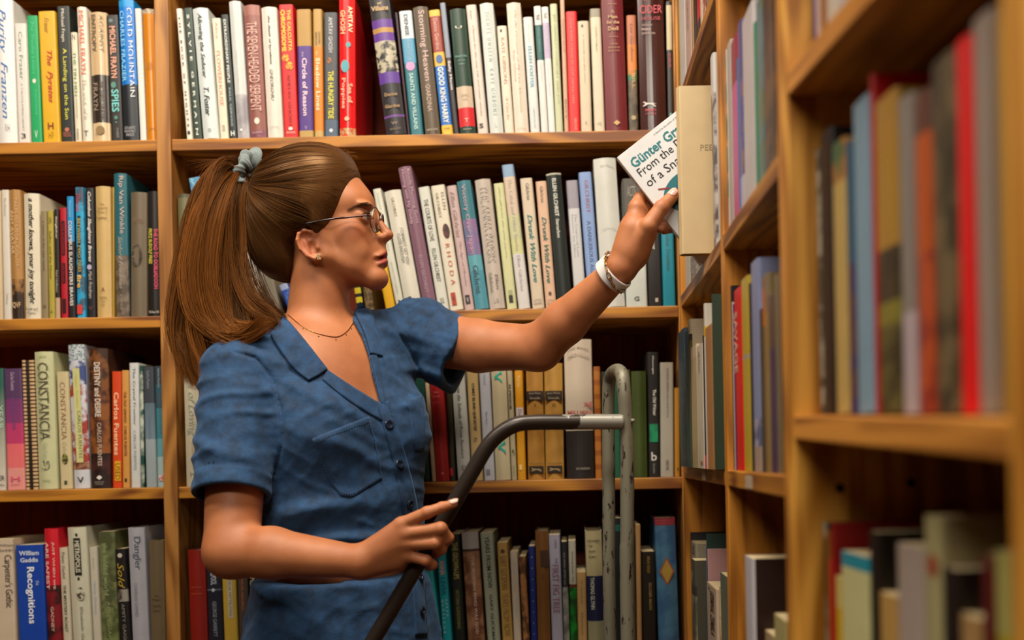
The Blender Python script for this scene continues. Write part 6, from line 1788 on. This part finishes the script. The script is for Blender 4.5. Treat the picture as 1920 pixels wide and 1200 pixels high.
# nails
NAIL = plain('pale_pink_nail', 'd4a090', 0.2)
def nail(tip, prev, nrm, ln, wd, rad):
    ax = (Vector(tip) - Vector(prev)).normalized(); n_ = Vector(nrm); n_ = (n_ - ax * n_.dot(ax)).normalized(); sd_ = ax.cross(n_)
    vs, fs = [], []
    I, J = 9, 9
    for i in range(I):
        s = i / (I - 1); wf = math.sqrt(max(0.0, 1 - (abs(2 * s - 0.9)) ** 3.2 * .85))
        for j in range(J):
            t = (j / (J - 1) - .5) * 2
            ang = t * .95 * wf
            vs.append(Vector(tip) + ax * ((s - .45) * ln) + sd_ * math.sin(ang) * rad * 1.03 + n_ * (math.cos(ang) * rad * 1.03 + .0004 - .0022 * max(0, s - .6)))
    for i in range(I - 1):
        for j in range(J - 1): fs.append((i * J + j, i * J + j + 1, (i + 1) * J + j + 1, (i + 1) * J + j))
    n0 = len(vs); vs += [v - n_ * .0007 for v in vs]
    fs += [tuple(n0 + k for k in f[::-1]) for f in fs]
    for j in range(J - 1):
        fs += [(j, j + 1, n0 + j + 1, n0 + j), ((I - 1) * J + j, (I - 1) * J + j + 1, n0 + (I - 1) * J + j + 1, n0 + (I - 1) * J + j)]
    for i in range(I - 1):
        fs += [(i * J, (i + 1) * J, n0 + (i + 1) * J, n0 + i * J), (i * J + J - 1, (i + 1) * J + J - 1, n0 + (i + 1) * J + J - 1, n0 + i * J + J - 1)]
    me = pydata(vs, fs, True)
    bm = bmesh.new(); bm.from_mesh(me); bmesh.ops.recalc_face_normals(bm, faces=bm.faces); bm.to_mesh(me); bm.free()
    link('fingernail', me, NAIL, woman, True)
ip = RH['index'][0]; nail(ip[3], ip[2], (-.2, -.55, .8), .0125, .009, .0062)
tp = LH['thumb'][0]; nail(tp[3], tp[2], (-.25, -.75, .6), .0150, .012, .0088)

# ------------------------------------------------------------------ rolling ladder
ld = empty('library_ladder', (P(1160, 900, 1.4).x, 1.40, 0), 'worn grey metal library ladder rail gripped by her lower hand', 'ladder')
def worn(name, paint, bare, thr, rough=.4):
    m, nt, b = new_mat(name)
    N = nt.nodes.new; L = nt.links.new
    tc = N('ShaderNodeTexCoord'); mp = N('ShaderNodeMapping'); mp.inputs['Scale'].default_value = (60, 60, 22) if name == 'rail_metal' else (150, 150, 38); L(tc.outputs['Object'], mp.inputs[0])
    n = N('ShaderNodeTexNoise'); n.inputs['Scale'].default_value = 1.0; n.inputs['Detail'].default_value = 6; n.inputs['Roughness'].default_value = .6
    L(mp.outputs[0], n.inputs['Vector'])
    cr = N('ShaderNodeValToRGB'); cr.color_ramp.elements[0].position = thr; cr.color_ramp.elements[0].color = (0, 0, 0, 1); cr.color_ramp.elements[1].position = thr + .02; cr.color_ramp.elements[1].color = (1, 1, 1, 1)
    if name == 'rail_metal':    # paint survives only towards the end of the rail
        sx = N('ShaderNodeSeparateXYZ'); L(tc.outputs['Object'], sx.inputs[0])
        mr = N('ShaderNodeMapRange'); mr.inputs['From Min'].default_value = -0.075; mr.inputs['From Max'].default_value = 0.045; mr.inputs['To Min'].default_value = -.30; mr.inputs['To Max'].default_value = .16
        L(sx.outputs['X'], mr.inputs['Value']); ad = N('ShaderNodeMath'); ad.operation = 'ADD'; L(mr.outputs[0], ad.inputs[0]); L(n.outputs['Fac'], ad.inputs[1]); L(ad.outputs[0], cr.inputs[0])
    else: L(n.outputs['Fac'], cr.inputs[0])
    mx = N('ShaderNodeMix'); mx.data_type = 'RGBA'; mx.inputs['A'].default_value = lin(bare); mx.inputs['B'].default_value = lin(paint); L(cr.outputs[0], mx.inputs['Factor'])
    L(mx.outputs['Result'], b.inputs['Base Color']); b.inputs['Roughness'].default_value = rough; b.inputs['Metallic'].default_value = .25
    bp = N('ShaderNodeBump'); bp.inputs['Strength'].default_value = .4; bp.inputs['Distance'].default_value = .0006; L(cr.outputs[0], bp.inputs['Height']); L(bp.outputs[0], b.inputs['Normal'])
    return m
RAILM = worn('rail_metal', '8c8a80', '2e2620', .52, .35)
POSTM = worn('chipped_grey_paint', '74705e', '2c1a12', .385, .5)
YR = 1.345
rp = [PA(640, 1300, YR), PA(700, 1200, YR), PA(790, 1047, YR), PA(853, 940, YR), PA(888, 880, YR), PA(912, 840, YR), PA(935, 815, YR), PA(965, 797, YR), PA(1000, 792, YR + .005), PA(1060, 791.5, YR + .012), PA(1120, 791, YR + .018), PA(1168, 791, YR + .022)]
low = Vector(rp[0])
path = [Vector((low.x - .04, YR, 0.0)), Vector((low.x - .04, YR, low.z - .16)), Vector((low.x - .025, YR, low.z - .06))] + [Vector(x) for x in rp]
tube('handrail', smooth_path(path, 8), .0106, RAILM, ld, 20)
up_pts = [P(1177, 1200, 1.37), P(1176, 1000, 1.37), P(1176, 850, 1.37), P(1173, 780, 1.37), P(1170, 735, 1.37), P(1167, 706, 1.378), P(1160, 695, 1.40), P(1151, 697, 1.44), P(1145, 706, 1.468), P(1141, 735, 1.478), P(1141, 850, 1.48), P(1142, 1000, 1.48), P(1144, 1200, 1.48)]
fp = [Vector((up_pts[0].x, 1.37, 0))] + up_pts + [Vector((up_pts[-1].x, 1.48, 0))]
tube('hoop_post', smooth_path(fp, 8), .0096, POSTM, ld, 20)
vs, fs = tube_data([P(1183, 789, 1.362), P(1190, 789, 1.362)], .003, 8); link('rivet', pydata(vs, fs, True), POSTM, ld, True)
for z, y0 in ((.26, 1.36), (.52, 1.36)):
    x0, x1 = low.x - .05, up_pts[0].x + .012
    link('tread', box_me(x0, x1, 1.335, 1.385, z - .012, z, .003), POSTM, ld, True)

# ------------------------------------------------------------------ the book in her hand
YB = 1.4500
c0 = P(1157, 295, YB); ex = (P(1272, 205, YB) - c0).normalized(); ey = (P(1280, 455, YB) - c0); ey = (ey - ex * ey.dot(ex)).normalized()
Wb, Hb, Tb = 0.128, 0.198, 0.0115
hbk = empty('book', tuple(c0), 'white paperback with teal and black title held in her raised hand', 'book')
def bl(x, y, z): return c0 + ex * x + ey * y + Vector((0, 1, 0)) * z     # x from spine, y down, z away from camera
def slab(name, x0, x1, y0, y1, z0, z1, mat, parent=hbk):
    vs = [bl(x, y, z) for z in (z0, z1) for y in (y0, y1) for x in (x0, x1)]
    fs = [(0, 1, 3, 2), (4, 6, 7, 5), (0, 4, 5, 1), (2, 3, 7, 6), (0, 2, 6, 4), (1, 5, 7, 3)]
    me = pydata(vs, fs)
    bm = bmesh.new(); bm.from_mesh(me); bmesh.ops.recalc_face_normals(bm, faces=bm.faces); bmesh.ops.bevel(bm, geom=bm.edges[:], offset=.0003, segments=1, affect='EDGES'); bm.to_mesh(me); bm.free()
    return link(name, me, mat, parent, True)
COVW = M('d8d8d8')
slab('front_cover', 0, Wb, 0, Hb, 0, .0008, COVW)
slab('back_cover', 0, Wb, 0, Hb, Tb - .0008, Tb, COVW)
slab('spine', -.0006, .0006, 0, Hb, .0004, Tb - .0004, M('a8907c/n/c8b8a8/60'))
slab('page_block', .0008, Wb - .0008, .0008, Hb - .0008, .0009, Tb - .0009, PAGES)
def cover_text(s, x, y, ln, hh, col, st=''):
    me = fit_text(s, st, ln, hh, lambda a, b: tuple(bl(x + a, y - b, -.0004)))
    link('cover_title', me, ink(col), hbk, True)
cover_text('Günter Grass', .010, .0215, .102, .0150, '0a7078', 'b')
cover_text('From the Diary', .010, .0400, .104, .0165, '141414')
cover_text('of a Snail', .010, .0570, .067, .0130, '141414')
cover_text('A Novel by the author of The Tin Drum', .062, .0075, .060, .0030, '2c2c2c')
def cover_shape(name, pts, col):
    link(name, pydata([bl(x, y, -.0003) for x, y in pts], [tuple(range(len(pts)))]), M(col), hbk, True)
cx, cy = .050, .103
cover_shape('cover_picture', [(cx + .034 * math.cos(t) * (1 + .12 * math.sin(2 * t)), cy + .030 * math.sin(t)) for t in [2 * math.pi * i / 40 for i in range(40)]], '0c6872')
def cover_shape2(name, pts, col):
    link(name, pydata([bl(x, y, -.0006) for x, y in pts], [tuple(range(len(pts)))]), M(col), hbk, True)
cover_shape2('cover_picture', [(.030, .089), (.075, .094), (.076, .106), (.029, .1)], 'c8141c')
cover_shape2('cover_picture', [(.0185, .0725), (.033, .0815), (.032, .0835), (.018, .0745)], '8c1c20')
dup = set(); seen = set()
for l in LABELS:
    n = len(l.replace(',', ' ').split())
    if n < 4 or n > 16: print('LABEL LEN', n, l)
    if l in seen: print('LABEL DUP', l)
    seen.add(l)
print('BOOKS', NB[0])
